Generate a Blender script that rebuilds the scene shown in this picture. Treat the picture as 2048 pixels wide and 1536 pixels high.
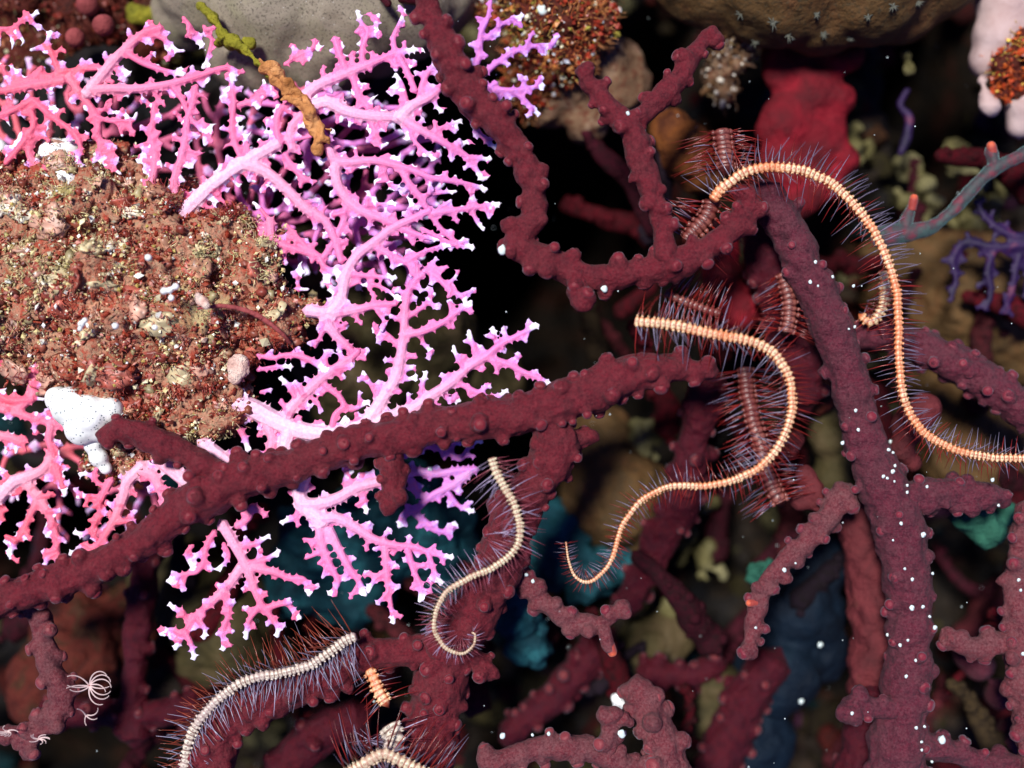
import bpy, bmesh, math, random
import numpy as np
from mathutils import Vector, Matrix, kdtree

for o in list(bpy.data.objects): bpy.data.objects.remove(o)
SC = bpy.context.scene
COL = SC.collection
RNG = random.Random(7)
NR = np.random.RandomState(11)

# ------------------------------------------------------------------ camera, light, exposure
D = 24.0                                   # camera distance to the sharp plane (y = 0); 1 unit = 100 photo px there
cam_d = bpy.data.cameras.new('camera'); cam = bpy.data.objects.new('camera', cam_d); COL.objects.link(cam)
cam.location = (0, -D, 0); cam.rotation_euler = (math.radians(90), 0, 0)
cam_d.sensor_width = 36; cam_d.lens = 36 * D / 20.48
cam_d.clip_start = 0.1; cam_d.clip_end = 400
cam_d.dof.use_dof = True; cam_d.dof.focus_distance = D - 0.1
cam_d.dof.aperture_fstop = (cam_d.lens / 1000.0) / 0.95
SC.camera = cam
w = bpy.data.worlds.new('World'); SC.world = w; w.use_nodes = True
bgn = w.node_tree.nodes['Background']
bgn.inputs['Color'].default_value = (0.14, 0.22, 0.90, 1); bgn.inputs['Strength'].default_value = 0.27
sd = bpy.data.lights.new('sun', 'SUN'); sun = bpy.data.objects.new('sun', sd); COL.objects.link(sun)
sd.energy = 5.0; sd.angle = math.radians(11.0); sd.color = (1.0, 0.95, 0.92)
SUN_DIR = Vector((0.27, 1.0, -0.29)).normalized()     # travels right, away from the camera, down
sun.rotation_euler = SUN_DIR.to_track_quat('-Z', 'Y').to_euler()
SC.view_settings.view_transform = 'Standard'; SC.view_settings.look = 'None'
SC.view_settings.exposure = 0.2; SC.view_settings.gamma = 1.0; SC.view_settings.use_curve_mapping = False

# ------------------------------------------------------------------ helpers
TILES = {'A': (0, 0, 2.926), 'B': (500, 0, 2.926), 'C': (0, 500, 2.926), 'D': (500, 450, 2.926),
         'E': (0, 900, 2.416), 'F': (500, 900, 2.416), 'G': (1150, 0, 2.925), 'H': (1500, 0, 2.925),
         'I': (1100, 500, 2.925), 'J': (1500, 500, 2.925), 'K': (1000, 1000, 2.865), 'L': (1450, 1000, 2.866),
         'P': (0, 0, 1.0)}
def pts(tile, s):
    ox, oy, k = TILES[tile]
    return [(ox + float(a.split(',')[0]) / k, oy + float(a.split(',')[1]) / k) for a in s.split()]
def W(px, py, y):
    k = 0.01 * (D + y) / D
    return np.array([(px - 1024) * k, y, (768 - py) * k])
def S(y): return 0.01 * (D + y) / D

def vnoise(P, seed=0):
    P = np.asarray(P, float); i = np.floor(P).astype(np.int64); f = P - i; f = f * f * (3 - 2 * f)
    out = np.zeros(len(P))
    for dx in (0, 1):
        for dy in (0, 1):
            for dz in (0, 1):
                h = ((i[:, 0] + dx) * 374761393 + (i[:, 1] + dy) * 668265263 + (i[:, 2] + dz) * 2147483647 + seed * 974711) & 0x7fffffff
                h = (h ^ (h >> 13)) * 1274126177 & 0x7fffffff; h = (h ^ (h >> 16)) & 0xffff
                wgt = (f[:, 0] if dx else 1 - f[:, 0]) * (f[:, 1] if dy else 1 - f[:, 1]) * (f[:, 2] if dz else 1 - f[:, 2])
                out += wgt * (h / 65535.0)
    return out * 2 - 1
def fbm(P, f=1.0, oct=3, seed=0):
    P = np.asarray(P, float); r = 0; a = 1.0
    for k in range(oct):
        r = r + a * vnoise(P * f + 17.3 * k, seed + k); f *= 2.03; a *= 0.5
    return r
def n1(x, y, seed=0): return float(vnoise(np.array([[x, y, 0.5]]), seed)[0])

class MB:
    def __init__(s): s.v = []; s.q = []; s.t = []; s.n = 0; s.a = []
    def add(s, V, Q=None, T=None, A=None):
        V = np.asarray(V, float)
        s.v.append(V)
        if Q is not None and len(Q): s.q.append(np.asarray(Q) + s.n)
        if T is not None and len(T): s.t.append(np.asarray(T) + s.n)
        if A is not None: s.a.append(np.asarray(A, float))
        s.n += len(V)
    def mesh(s, name, smooth=True):
        me = bpy.data.meshes.new(name)
        V = np.concatenate(s.v)
        Q = np.concatenate(s.q) if s.q else np.zeros((0, 4), int)
        T = np.concatenate(s.t) if s.t else np.zeros((0, 3), int)
        me.vertices.add(len(V)); me.vertices.foreach_set('co', V.astype(np.float32).ravel())
        nl = len(Q) * 4 + len(T) * 3
        me.loops.add(nl); me.loops.foreach_set('vertex_index', np.concatenate([Q.ravel(), T.ravel()]).astype(np.int32))
        me.polygons.add(len(Q) + len(T))
        st = np.concatenate([np.arange(len(Q)) * 4, len(Q) * 4 + np.arange(len(T)) * 3]).astype(np.int32)
        me.polygons.foreach_set('loop_start', st)
        me.polygons.foreach_set('use_smooth', np.full(len(Q) + len(T), smooth))
        me.update(calc_edges=True)
        return me

def link(name, me, mat=None, parent=None):
    o = bpy.data.objects.new(name, me); COL.objects.link(o)
    if mat is not None and me is not None:
        if not me.materials: me.materials.append(mat)
    if parent is not None: o.parent = parent
    return o
def tag(o, label=None, cat=None, group=None, kind=None):
    if label: o['label'] = label
    if cat: o['category'] = cat
    if group: o['group'] = group
    if kind: o['kind'] = kind
    return o
def thing(name, loc, label, cat, group=None):
    o = bpy.data.objects.new(name, None); COL.objects.link(o); o.location = Vector(loc); o.empty_display_size = .2
    bpy.context.view_layer.update()
    return tag(o, label, cat, group)
def recenter(V, root):
    return V - np.array(root.location)

_ico = {}
def ico(sub):
    if sub not in _ico:
        bm = bmesh.new(); bmesh.ops.create_icosphere(bm, subdivisions=sub, radius=1)
        bm.verts.ensure_lookup_table()
        _ico[sub] = (np.array([v.co[:] for v in bm.verts]), np.array([[v.index for v in f.verts] for f in bm.faces])); bm.free()
    return _ico[sub]

def catmull(P, step):
    P = np.asarray(P, float)
    if len(P) == 2:
        n = max(2, int(np.linalg.norm((P[1] - P[0])[:3]) / step) + 1)
        return np.array([P[0] + (P[1] - P[0]) * t for t in np.linspace(0, 1, n)])
    out = []
    E = np.vstack([2 * P[0] - P[1], P, 2 * P[-1] - P[-2]])
    for i in range(1, len(E) - 2):
        p0, p1, p2, p3 = E[i - 1], E[i], E[i + 1], E[i + 2]
        n = max(1, int(np.linalg.norm((p2 - p1)[:3]) / step))
        for k in range(n):
            t = k / n
            out.append(0.5 * ((2 * p1) + (p2 - p0) * t + (2 * p0 - 5 * p1 + 4 * p2 - p3) * t * t + (3 * p1 - p0 - 3 * p2 + p3) * t ** 3))
    out.append(P[-1])
    return np.array(out)

def frames(P):
    T = np.gradient(P, axis=0); T /= (np.linalg.norm(T, axis=1)[:, None] + 1e-9)
    F = np.array([0, -1.0, 0])                 # "front": towards the open water
    N = F - (T @ F)[:, None] * T
    bad = np.linalg.norm(N, axis=1) < 0.2
    N[bad] = np.cross(T[bad], [1.0, 0, 0]); N /= np.linalg.norm(N, axis=1)[:, None]
    B = np.cross(T, N)
    return T, N, B
def tube(mb, P, R, n=8, cap=True, squash=1.0):
    P = np.asarray(P, float); R = np.asarray(R, float)
    if len(P) < 2: return
    T, N, B = frames(P)
    a = np.arange(n) * 2 * math.pi / n
    V = P[:, None, :] + R[:, None, None] * (np.cos(a)[None, :, None] * N[:, None, :] * squash + np.sin(a)[None, :, None] * B[:, None, :])
    m = len(P); V = V.reshape(-1, 3)
    i = np.arange(m - 1)[:, None] * n; j = np.arange(n)[None, :]; j2 = (j + 1) % n
    Q = np.stack([i + j, i + j2, i + n + j2, i + n + j], -1).reshape(-1, 4)
    if cap:
        V = np.vstack([V, P[0] - T[0] * R[0] * 0.8, P[-1] + T[-1] * R[-1] * 0.8])
        c0 = m * n; c1 = c0 + 1; k = np.arange(n); k2 = (k + 1) % n
        Tt = np.vstack([np.stack([np.full(n, c0), k2, k], -1), np.stack([np.full(n, c1), (m - 1) * n + k, (m - 1) * n + k2], -1)])
    else: Tt = None
    mb.add(V, Q, Tt)
def ball(mb, c, r, sub=1, sc=(1, 1, 1)):
    V, F = ico(sub); mb.add(V * r * np.array(sc) + np.asarray(c), T=F)

def remesh(me, voxel, smooth_it=3):
    tmp = bpy.data.objects.new('tmp', me); COL.objects.link(tmp)
    m = tmp.modifiers.new('r', 'REMESH'); m.mode = 'VOXEL'; m.voxel_size = voxel; m.use_smooth_shade = True
    if smooth_it:
        s = tmp.modifiers.new('s', 'SMOOTH'); s.iterations = smooth_it; s.factor = 0.5
    dg = bpy.context.evaluated_depsgraph_get(); dg.update()
    out = bpy.data.meshes.new_from_object(tmp.evaluated_get(dg))
    bpy.data.objects.remove(tmp); bpy.data.meshes.remove(me)
    out.polygons.foreach_set('use_smooth', np.ones(len(out.polygons), bool))
    return out
def co(me):
    a = np.empty(len(me.vertices) * 3, np.float32); me.vertices.foreach_get('co', a); return a.reshape(-1, 3).astype(float)
def nor(me):
    a = np.empty(len(me.vertices) * 3, np.float32); me.vertex_normals.foreach_get('vector', a); return a.reshape(-1, 3).astype(float)
def set_co(me, V):
    me.vertices.foreach_set('co', V.astype(np.float32).ravel()); me.update()
def fattr(me, name, A):
    at = me.attributes.new(name, 'FLOAT', 'POINT'); at.data.foreach_set('value', np.asarray(A, np.float32))
def cattr(me, name, A):
    at = me.attributes.new(name, 'FLOAT_COLOR', 'POINT')
    A = np.hstack([A, np.ones((len(A), 1))]); at.data.foreach_set('color', A.astype(np.float32).ravel())

# ------------------------------------------------------------------ materials
class NT:
    def __init__(s, name):
        s.m = bpy.data.materials.new(name); s.m.use_nodes = True; s.t = s.m.node_tree
        s.b = s.t.nodes['Principled BSDF']; s.tc = s.t.nodes.new('ShaderNodeTexCoord')
        s.geo = s.t.nodes.new('ShaderNodeNewGeometry')
    def l(s, a, b): s.t.links.new(a, b)
    def noise(s, scale, detail=3, rough=0.55, vec=None, dist=0):
        n = s.t.nodes.new('ShaderNodeTexNoise'); n.inputs['Scale'].default_value = scale; n.inputs['Detail'].default_value = detail
        n.inputs['Roughness'].default_value = rough; n.inputs['Distortion'].default_value = dist
        s.l(vec or s.geo.outputs['Position'], n.inputs['Vector']); return n.outputs['Fac']
    def voro(s, scale, out='Distance', rnd=1.0):
        n = s.t.nodes.new('ShaderNodeTexVoronoi'); n.inputs['Scale'].default_value = scale; n.inputs['Randomness'].default_value = rnd
        s.l(s.geo.outputs['Position'], n.inputs['Vector']); return n.outputs[out]
    def ramp(s, fac, stops, interp='LINEAR'):
        n = s.t.nodes.new('ShaderNodeValToRGB'); n.color_ramp.interpolation = interp
        e = n.color_ramp.elements
        while len(e) < len(stops): e.new(0.5)
        for k, (p, c) in enumerate(stops):
            e[k].position = p; e[k].color = (*c, 1) if not isinstance(c, (int, float)) else (c, c, c, 1)
        s.l(fac, n.inputs['Fac']); return n.outputs['Color']
    def mix(s, fac, a, b, mode='MIX'):
        n = s.t.nodes.new('ShaderNodeMix'); n.data_type = 'RGBA'; n.blend_type = mode
        for sock, v in ((n.inputs[0], fac), (n.inputs[6], a), (n.inputs[7], b)):
            if isinstance(v, (int, float)): sock.default_value = v
            elif isinstance(v, tuple): sock.default_value = (*v, 1)
            else: s.l(v, sock)
        return n.outputs[2]
    def math(s, op, a, b=None, c=None, clamp=False):
        n = s.t.nodes.new('ShaderNodeMath'); n.operation = op; n.use_clamp = clamp
        for k, v in enumerate((a, b, c)):
            if v is None: continue
            if isinstance(v, (int, float)): n.inputs[k].default_value = v
            else: s.l(v, n.inputs[k])
        return n.outputs[0]
    def attr(s, name, out='Fac'):
        n = s.t.nodes.new('ShaderNodeAttribute'); n.attribute_name = name; return n.outputs[out]
    def bump(s, h, strength=0.5, dist=0.03, prev=None):
        n = s.t.nodes.new('ShaderNodeBump'); n.inputs['Strength'].default_value = strength; n.inputs['Distance'].default_value = dist
        s.l(h, n.inputs['Height'])
        if prev: s.l(prev, n.inputs['Normal'])
        return n.outputs['Normal']
    def done(s, col=None, rough=0.6, normal=None, spec=0.3, sheen=None, sss=None, coat=None, trans=None):
        b = s.b
        if col is not None:
            if isinstance(col, tuple): b.inputs['Base Color'].default_value = (*col, 1)
            else: s.l(col, b.inputs['Base Color'])
        if isinstance(rough, (int, float)): b.inputs['Roughness'].default_value = rough
        else: s.l(rough, b.inputs['Roughness'])
        b.inputs['Specular IOR Level'].default_value = spec
        if normal: s.l(normal, b.inputs['Normal'])
        if sheen:
            b.inputs['Sheen Weight'].default_value = sheen[0]; b.inputs['Sheen Tint'].default_value = (*sheen[1], 1); b.inputs['Sheen Roughness'].default_value = sheen[2]
        if sss:
            b.inputs['Subsurface Weight'].default_value = sss[0]; b.inputs['Subsurface Radius'].default_value = sss[1]; b.inputs['Subsurface Scale'].default_value = sss[2]
        if coat: b.inputs['Coat Weight'].default_value = coat[0]; b.inputs['Coat Roughness'].default_value = coat[1]
        return s.m

def m_pink(name, c1, c2, c3, tipc):
    n = NT(name)
    sx = n.t.nodes.new('ShaderNodeSeparateXYZ'); n.l(n.geo.outputs['Position'], sx.inputs[0])
    g = n.math('ADD', n.math('MULTIPLY_ADD', sx.outputs['X'], 0.075, 0.82), n.math('MULTIPLY_ADD', n.noise(0.5, 3), 0.9, -0.45), clamp=True)
    big = n.ramp(g, [(0.0, c1), (0.45, c2), (0.95, c3)])
    thick = n.attr('thick')
    c = n.mix(n.math('MULTIPLY', thick, 0.8, clamp=True), big, (0.93, 0.70, 0.86))
    fine = n.noise(14, 3)
    c = n.mix(n.ramp(fine, [(0.35, 0.0), (0.7, 0.40)]), c, (0.80, 0.17, 0.30))
    tp = n.attr('tip')
    c = n.mix(n.ramp(tp, [(0.02, 0.0), (0.5, 0.75)]), c, (0.62, 0.36, 0.92))
    c = n.mix(n.ramp(tp, [(0.45, 0.0), (0.8, 1.0)]), c, tipc)
    b = n.bump(n.noise(26, 3, .7), 0.6, 0.03)
    return n.done(c, 0.42, b, 0.35, sss=(0.12, (0.5, 0.2, 0.25), 0.06))
M_PINK = m_pink('pink_coral', (0.78, 0.115, 0.17), (0.80, 0.18, 0.38), (0.72, 0.23, 0.62), (0.93, 0.86, 1.0))
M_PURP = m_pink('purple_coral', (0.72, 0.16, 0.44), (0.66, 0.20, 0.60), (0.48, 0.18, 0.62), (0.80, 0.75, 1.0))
M_BACKPINK = m_pink('shaded_pink_coral', (0.66, 0.12, 0.14), (0.56, 0.11, 0.26), (0.40, 0.12, 0.42), (0.70, 0.5, 0.7))  # pink dimmed in colour, as if shaded by the fans in front

def m_red(name, base, dark, grey, polyp=False, sh=0.30, wr=False):
    n = NT(name)
    f = n.noise(5, 4, 0.65)
    c = n.ramp(f, [(0.3, dark), (0.55, base), (0.75, grey)])
    sp = n.noise(24, 4, .75)
    c = n.mix(n.ramp(n.noise(2.1, 3, .6), [(0.45, 0.0), (0.62, 0.5)]), c, tuple(g * .9 for g in grey))
    c = n.mix(n.ramp(sp, [(0.42, 0.0), (0.60, 0.55)]), c, tuple(min(1, g * 1.6) for g in grey))
    c = n.mix(n.ramp(n.noise(17, 4, .75), [(0.50, 0.0), (0.64, 0.7)]), c, dark)
    lw = n.t.nodes.new('ShaderNodeLayerWeight'); lw.inputs['Blend'].default_value = 0.25
    b = n.bump(n.noise(26, 4, .75), 0.8, 0.035)
    b = n.bump(n.noise(9, 3), 0.4, 0.06, b)
    if wr:
        mp = n.t.nodes.new('ShaderNodeMapping'); mp.inputs['Scale'].default_value = (.8, .8, 3.2); n.l(n.geo.outputs['Position'], mp.inputs['Vector'])
        b = n.bump(n.noise(1.6, 3, vec=mp.outputs['Vector']), 0.7, 0.09, b)
    hs = n.t.nodes.new('ShaderNodeHueSaturation'); hs.inputs['Saturation'].default_value = 1.0; hs.inputs['Value'].default_value = 1.0; n.l(c, hs.inputs['Color']); c = hs.outputs['Color']
    return n.done(c, 0.40, b, 0.12, sheen=(sh, (0.35, 0.75, 0.75), 0.55))  # teal sheen imitates bluish rim light on the branch edges
M_RED = m_red('dark_red_coral', (0.1271, 0.0066, 0.0148), (0.0451, 0.0025, 0.0074), (0.1025, 0.0164, 0.0213), sh=0.06)
M_REDB = m_red('mauve_coral', (0.1062, 0.0110, 0.0255), (0.0382, 0.0043, 0.0119), (0.0850, 0.0272, 0.0357), wr=True, sh=0.06)
M_REDC = m_red('dimmed_crimson_coral', (0.0680, 0.0026, 0.0068), (0.0221, 0.0008, 0.0043), (0.0425, 0.0034, 0.0102), sh=0.03)  # flash fall-off with distance is darkened into this crimson
M_PALE = m_red('pale_rose_coral', (0.1445, 0.0221, 0.0306), (0.0680, 0.0076, 0.0153), (0.1275, 0.0527, 0.0561), sh=0.06)
def m_polyp(name, col, top):
    n = NT(name)
    n2 = n.t.nodes.new('ShaderNodeSeparateXYZ'); n.l(n.tc.outputs['Object'], n2.inputs[0])
    t = n.ramp(n2.outputs['Z'], [(0.1, 0.0), (1.0, 0.75)])
    c = n.mix(t, col, top)
    c = n.mix(n.ramp(n.noise(50, 2), [(0.5, 0.0), (0.75, 0.4)]), c, tuple(x * 0.4 for x in top))
    b = n.bump(n.noise(26, 3), 0.6, 0.03)
    return n.done(c, 0.55, b, 0.35, sheen=(0.25, (0.4, 0.6, 0.7), 0.5))
M_POL = m_polyp('polyp_red', (0.1276, 0.0079, 0.0158), (0.1760, 0.0062, 0.0141))
M_POLB = m_polyp('polyp_mauve', (0.1105, 0.0170, 0.0289), (0.1955, 0.0110, 0.0255))
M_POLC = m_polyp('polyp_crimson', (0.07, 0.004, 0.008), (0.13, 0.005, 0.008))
M_POLP = m_polyp('polyp_rose', (0.1530, 0.0323, 0.0382), (0.2295, 0.0298, 0.0382))
M_ORANGE = m_polyp('polyp_orange', (0.30, 0.04, 0.03), (0.85, 0.16, 0.05))

def m_arm(name, cream, side, joint, dot):
    n = NT(name)
    s = n.math('FRACT', n.attr('seg')); wv = n.attr('lat'); fr = n.attr('front')
    ds = n.math('SUBTRACT', s, 0.5)
    j = n.math('ABSOLUTE', ds)                                   # 0.5 at the joint, 0 mid plate
    aw = n.math('ABSOLUTE', wv)
    c = n.mix(n.ramp(aw, [(0.62, 0.0), (0.92, 1.0)]), cream, side)
    c = n.mix(n.math('MULTIPLY', n.ramp(j, [(0.24, 0.0), (0.40, 1.0)]), n.ramp(aw, [(0.15, .95), (0.5, 0.75)])), c, joint)
    r = n.math('SQRT', n.math('ADD', n.math('MULTIPLY', ds, ds), n.math('MULTIPLY', n.math('MULTIPLY', wv, wv), 0.9)))
    ring = n.math('MULTIPLY', n.ramp(r, [(0.0, 0.0), (0.06, 0.1), (0.10, 1.0), (0.18, 1.0), (0.26, 0.0)]), fr)
    c = n.mix(n.math('MULTIPLY', ring, 0.85), c, dot)
    c = n.mix(n.ramp(n.noise(1.1, 3), [(0.45, 0.0), (0.62, 0.6)]), c, side)
    c = n.mix(n.ramp(n.noise(16, 3), [(0.45, 0.0), (0.7, 0.55)]), c, joint)
    b = n.bump(n.noise(50, 2), 0.3, 0.015)
    return n.done(c, 0.38, b, 0.5)
M_ARM = m_arm('arm_cream_orange', (0.82, 0.70, 0.42), (0.70, 0.20, 0.06), (0.36, 0.04, 0.015), (0.10, 0.03, 0.02))
M_ARMY = m_arm('arm_cream', (0.74, 0.72, 0.48), (0.50, 0.34, 0.24), (0.26, 0.06, 0.04), (0.07, 0.04, 0.03))
M_ARMW = m_arm('arm_white', (0.74, 0.68, 0.54), (0.52, 0.42, 0.40), (0.14, 0.05, 0.04), (0.05, 0.03, 0.03))
M_ARMD = m_arm('arm_spotted', (0.27, 0.09, 0.07), (0.10, 0.012, 0.010), (0.05, 0.006, 0.006), (0.06, 0.01, 0.01))
n = NT('spine'); M_SPINE = n.done(n.attr('col', 'Color'), 0.3, None, 0.6)
n = NT('matte_growth'); M_MATTE = n.done(n.mix(n.ramp(n.noise(7, 4, .7), [(.4, 0.0), (.65, .8)]), n.attr('col', 'Color'), (.008, .006, .006)), 0.85, n.bump(n.noise(14, 4, .7), .8, .08), 0.08)
n = NT('grains'); M_GRAIN = n.done(n.attr('col', 'Color'), 0.45, None, 0.5)

def m_rock(name, stops, scale=1.2, fine=None, bumps=(0.6, 0.08), rough=0.75, spec=0.2, specks=None):
    n = NT(name)
    c = n.ramp(n.noise(scale, 6, 0.62, dist=0.6), stops)
    if fine: c = n.mix(n.ramp(n.noise(fine[0], 3), [(fine[1], 0.0), (fine[2], 1.0)]), c, fine[3])
    if specks: c = n.mix(n.ramp(n.voro(specks[0]), [(specks[1], 1.0), (specks[1] + 0.06, 0.0)]), c, specks[2])
    b = n.bump(n.noise(scale * 9, 5, 0.7), bumps[0], bumps[1])
    b = n.bump(n.noise(scale * 2.5, 3), bumps[0], bumps[1] * 2.5, b)
    return n.done(c, rough, b, spec)
M_WALL = m_rock('dimmed_reef_rock', [(0.34, (0.003, 0.003, 0.004)), (0.48, (0.008, 0.006, 0.004)), (0.58, (0.020, 0.012, 0.006)), (0.66, (0.045, 0.012, 0.008)), (0.78, (0.07, 0.065, 0.030))], 0.55)  # wall colour darkened in place of light fading with depth
M_DARK = m_rock('dark_rock', [(0.3, (0.003, 0.004, 0.006)), (0.6, (0.010, 0.007, 0.006)), (0.8, (0.02, 0.013, 0.01))], 0.8)  # near black colour carries the gloom behind the front corals
M_GREY = m_rock('grey_sponge', [(0.3, (0.1584, 0.1260, 0.0864)), (0.5, (0.2592, 0.2232, 0.1656)), (0.7, (0.2088, 0.1944, 0.1152))], 0.6, (22, 0.52, 0.72, (0.0720, 0.0612, 0.0468)), (0.35, 0.04), specks=(9, 0.05, (0.5040, 0.5040, 0.4680)))
M_BROWN = m_rock('brown_coral_skin', [(0.3, (0.0405, 0.0234, 0.0090)), (0.5, (0.0990, 0.0540, 0.0180)), (0.7, (0.1170, 0.0495, 0.0180))], 0.9, (12, 0.5, 0.75, (0.0450, 0.0360, 0.0180)))
M_TAN = m_rock('tan_rock', [(0.3, (0.06, 0.030, 0.015)), (0.5, (0.17, 0.10, 0.055)), (0.7, (0.28, 0.20, 0.14))], 0.8, (9, 0.5, 0.7, (0.10, 0.02, 0.01)))
M_OLIVE = m_rock('olive_rock', [(0.3, (0.010, 0.009, 0.003)), (0.5, (0.045, 0.036, 0.012)), (0.64, (0.085, 0.06, 0.028)), (0.8, (0.17, 0.15, 0.09))], 0.7)
M_YEL = m_rock('yellow_crust', [(0.3, (0.0225, 0.0195, 0.0060)), (0.46, (0.0975, 0.0863, 0.0300)), (0.6, (0.1800, 0.1650, 0.0750)), (0.8, (0.3150, 0.3000, 0.1650))], 1.1)
M_TEAL = m_rock('teal_sponge', [(0.3, (0.002, 0.018, 0.028)), (0.5, (0.005, 0.045, 0.06)), (0.68, (0.015, 0.11, 0.13)), (0.85, (0.06, 0.20, 0.21))], 1.3)
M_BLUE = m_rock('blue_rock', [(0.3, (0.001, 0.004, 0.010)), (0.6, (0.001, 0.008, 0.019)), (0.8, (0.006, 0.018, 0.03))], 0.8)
M_GREENT = m_rock('teal_green', [(0.3, (0.008, 0.05, 0.035)), (0.7, (0.03, 0.14, 0.09))], 1.5)
M_RUST = m_rock('rust_crust', [(0.3, (0.02, 0.006, 0.004)), (0.5, (0.09, 0.014, 0.008)), (0.62, (0.04, 0.018, 0.008)), (0.8, (0.22, 0.08, 0.03))], 1.6)
M_CRIM = m_rock('crimson_sponge', [(0.3, (0.035, 0.006, 0.008)), (0.5, (0.13, 0.004, 0.010)), (0.66, (0.26, 0.007, 0.018)), (0.85, (0.10, 0.025, 0.012))], 1.0)
M_CLUMP = m_rock('algae_crust', [(0.30, (0.20, 0.025, 0.015)), (0.42, (0.42, 0.08, 0.045)), (0.50, (0.50, 0.27, 0.17)), (0.58, (0.34, 0.07, 0.04)), (0.72, (0.55, 0.46, 0.22))], 0.9, (14, 0.5, 0.7, (0.36, 0.26, 0.16)), (0.9, 0.12))
M_WHITE = m_rock('white_sponge', [(0.3, (0.62, 0.66, 0.62)), (0.6, (0.85, 0.88, 0.85))], 1.2, None, (0.3, 0.03), specks=(13, 0.16, (0.10, 0.14, 0.16)))
M_PALEP = m_rock('pale_pink_sponge', [(0.3, (0.34, 0.22, 0.20)), (0.6, (0.50, 0.38, 0.36)), (0.8, (0.60, 0.50, 0.48))], 0.8, None, (0.3, 0.04))
M_ORALG = m_rock('orange_brown_crust', [(0.3, (0.25, 0.09, 0.02)), (0.5, (0.55, 0.24, 0.08)), (0.7, (0.72, 0.38, 0.16))], 2.0)
M_AMB = m_rock('amber', [(0.35, (0.05, 0.012, 0.004)), (0.55, (0.16, 0.05, 0.010)), (0.75, (0.26, 0.10, 0.03))], 1.6)
M_GRALG = m_rock('green_algae', [(0.3, (0.12, 0.12, 0.01)), (0.6, (0.28, 0.26, 0.02)), (0.8, (0.34, 0.30, 0.06))], 2.0)
M_PINKBALL = m_rock('dusty_rose', [(0.3, (0.12, 0.02, 0.02)), (0.6, (0.32, 0.07, 0.07))], 1.0)
M_SHELL = m_rock('pale_shell', [(0.3, (0.55, 0.30, 0.24)), (0.5, (0.78, 0.55, 0.46)), (0.7, (0.80, 0.74, 0.62))], 3.5)
M_LOBE = m_rock('rose_lobe', [(0.3, (0.05, 0.010, 0.012)), (0.6, (0.13, 0.022, 0.026)), (0.8, (0.09, 0.03, 0.022))], 1.2)
n = NT('twig_skin'); M_TWIG = n.done(n.ramp(n.noise(4, 4), [(0.35, (0.04, 0.07, 0.066)), (0.5, (0.05, 0.04, 0.046)), (0.65, (0.13, 0.025, 0.04))]), 0.6, n.bump(n.noise(30, 3), 0.5, 0.03), 0.3, sheen=(0.6, (0.4, 0.8, 0.8), 0.4))
n = NT('violet_twig'); M_VIOLET = n.done(n.ramp(n.noise(2, 3), [(0.35, (0.010, 0.005, 0.028)), (0.6, (0.022, 0.006, 0.05)), (0.75, (0.14, 0.03, 0.06))]), 0.6, n.bump(n.noise(20, 3), 0.5, 0.03), 0.3)
n = NT('water'); M_WATER = n.done((0.0015, 0.004, 0.010), 1.0, None, 0.0)
n = NT('glint'); M_GLINT = n.done((0.66, 0.80, 0.78), 0.15, None, 0.8)
n = NT('feeler'); M_FEEL = n.done((0.62, 0.48, 0.46), 0.35, None, 0.4)
n = NT('polyp_grey'); M_GPOL = n.done((0.085, 0.09, 0.07), 0.5, None, 0.3)

# ------------------------------------------------------------------ lumps (rocks, sponges, crusts)
def lump_mesh(spheres, voxel=0.08, smooth=14, amp=0.12, freq=1.5, seed=0, oct=4):
    mb = MB()
    for s in spheres:
        px, py, y, r = s[:4]; sc = s[4] if len(s) > 4 else (1, 1, 1)
        ball(mb, W(px, py, y), r * S(y), 2, sc)
    me = remesh(mb.mesh('l'), voxel, smooth)
    V = co(me); N = nor(me)
    V += N * (amp * fbm(V, freq, oct, seed))[:, None]
    set_co(me, V); return me
def lump(name, spheres, mat, label=None, cat=None, kind=None, group=None, parent=None, **kw):
    me = lump_mesh(spheres, **kw)
    c = co(me).mean(0)
    if parent is None:
        set_co(me, co(me) - c); o = link(name, me, mat); o.location = c
    else:
        set_co(me, recenter(co(me), parent)); o = link(name, me, mat, parent)
    return tag(o, label, cat, group, kind)

# the open water behind everything: a deep curved backdrop
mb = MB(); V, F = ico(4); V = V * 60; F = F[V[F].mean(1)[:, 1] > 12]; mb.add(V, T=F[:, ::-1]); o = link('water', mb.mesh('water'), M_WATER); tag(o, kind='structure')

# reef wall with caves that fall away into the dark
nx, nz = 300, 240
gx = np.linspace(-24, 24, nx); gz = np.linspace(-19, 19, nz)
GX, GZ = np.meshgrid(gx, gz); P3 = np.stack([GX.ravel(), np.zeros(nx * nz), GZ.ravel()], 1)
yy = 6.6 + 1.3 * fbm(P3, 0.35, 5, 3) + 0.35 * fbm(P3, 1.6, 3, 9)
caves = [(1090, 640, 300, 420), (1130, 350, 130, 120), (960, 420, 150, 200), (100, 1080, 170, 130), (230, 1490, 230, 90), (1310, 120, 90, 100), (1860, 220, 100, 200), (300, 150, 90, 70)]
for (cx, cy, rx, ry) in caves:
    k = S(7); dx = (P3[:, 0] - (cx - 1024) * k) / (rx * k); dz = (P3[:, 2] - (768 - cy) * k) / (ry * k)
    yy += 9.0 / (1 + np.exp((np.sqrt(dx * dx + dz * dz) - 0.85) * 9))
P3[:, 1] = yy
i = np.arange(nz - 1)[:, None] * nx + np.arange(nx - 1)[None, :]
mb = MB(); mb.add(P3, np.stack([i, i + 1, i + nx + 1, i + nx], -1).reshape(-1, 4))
o = link('reef_wall', mb.mesh('reef_wall'), M_WALL); tag(o, kind='structure')

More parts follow.
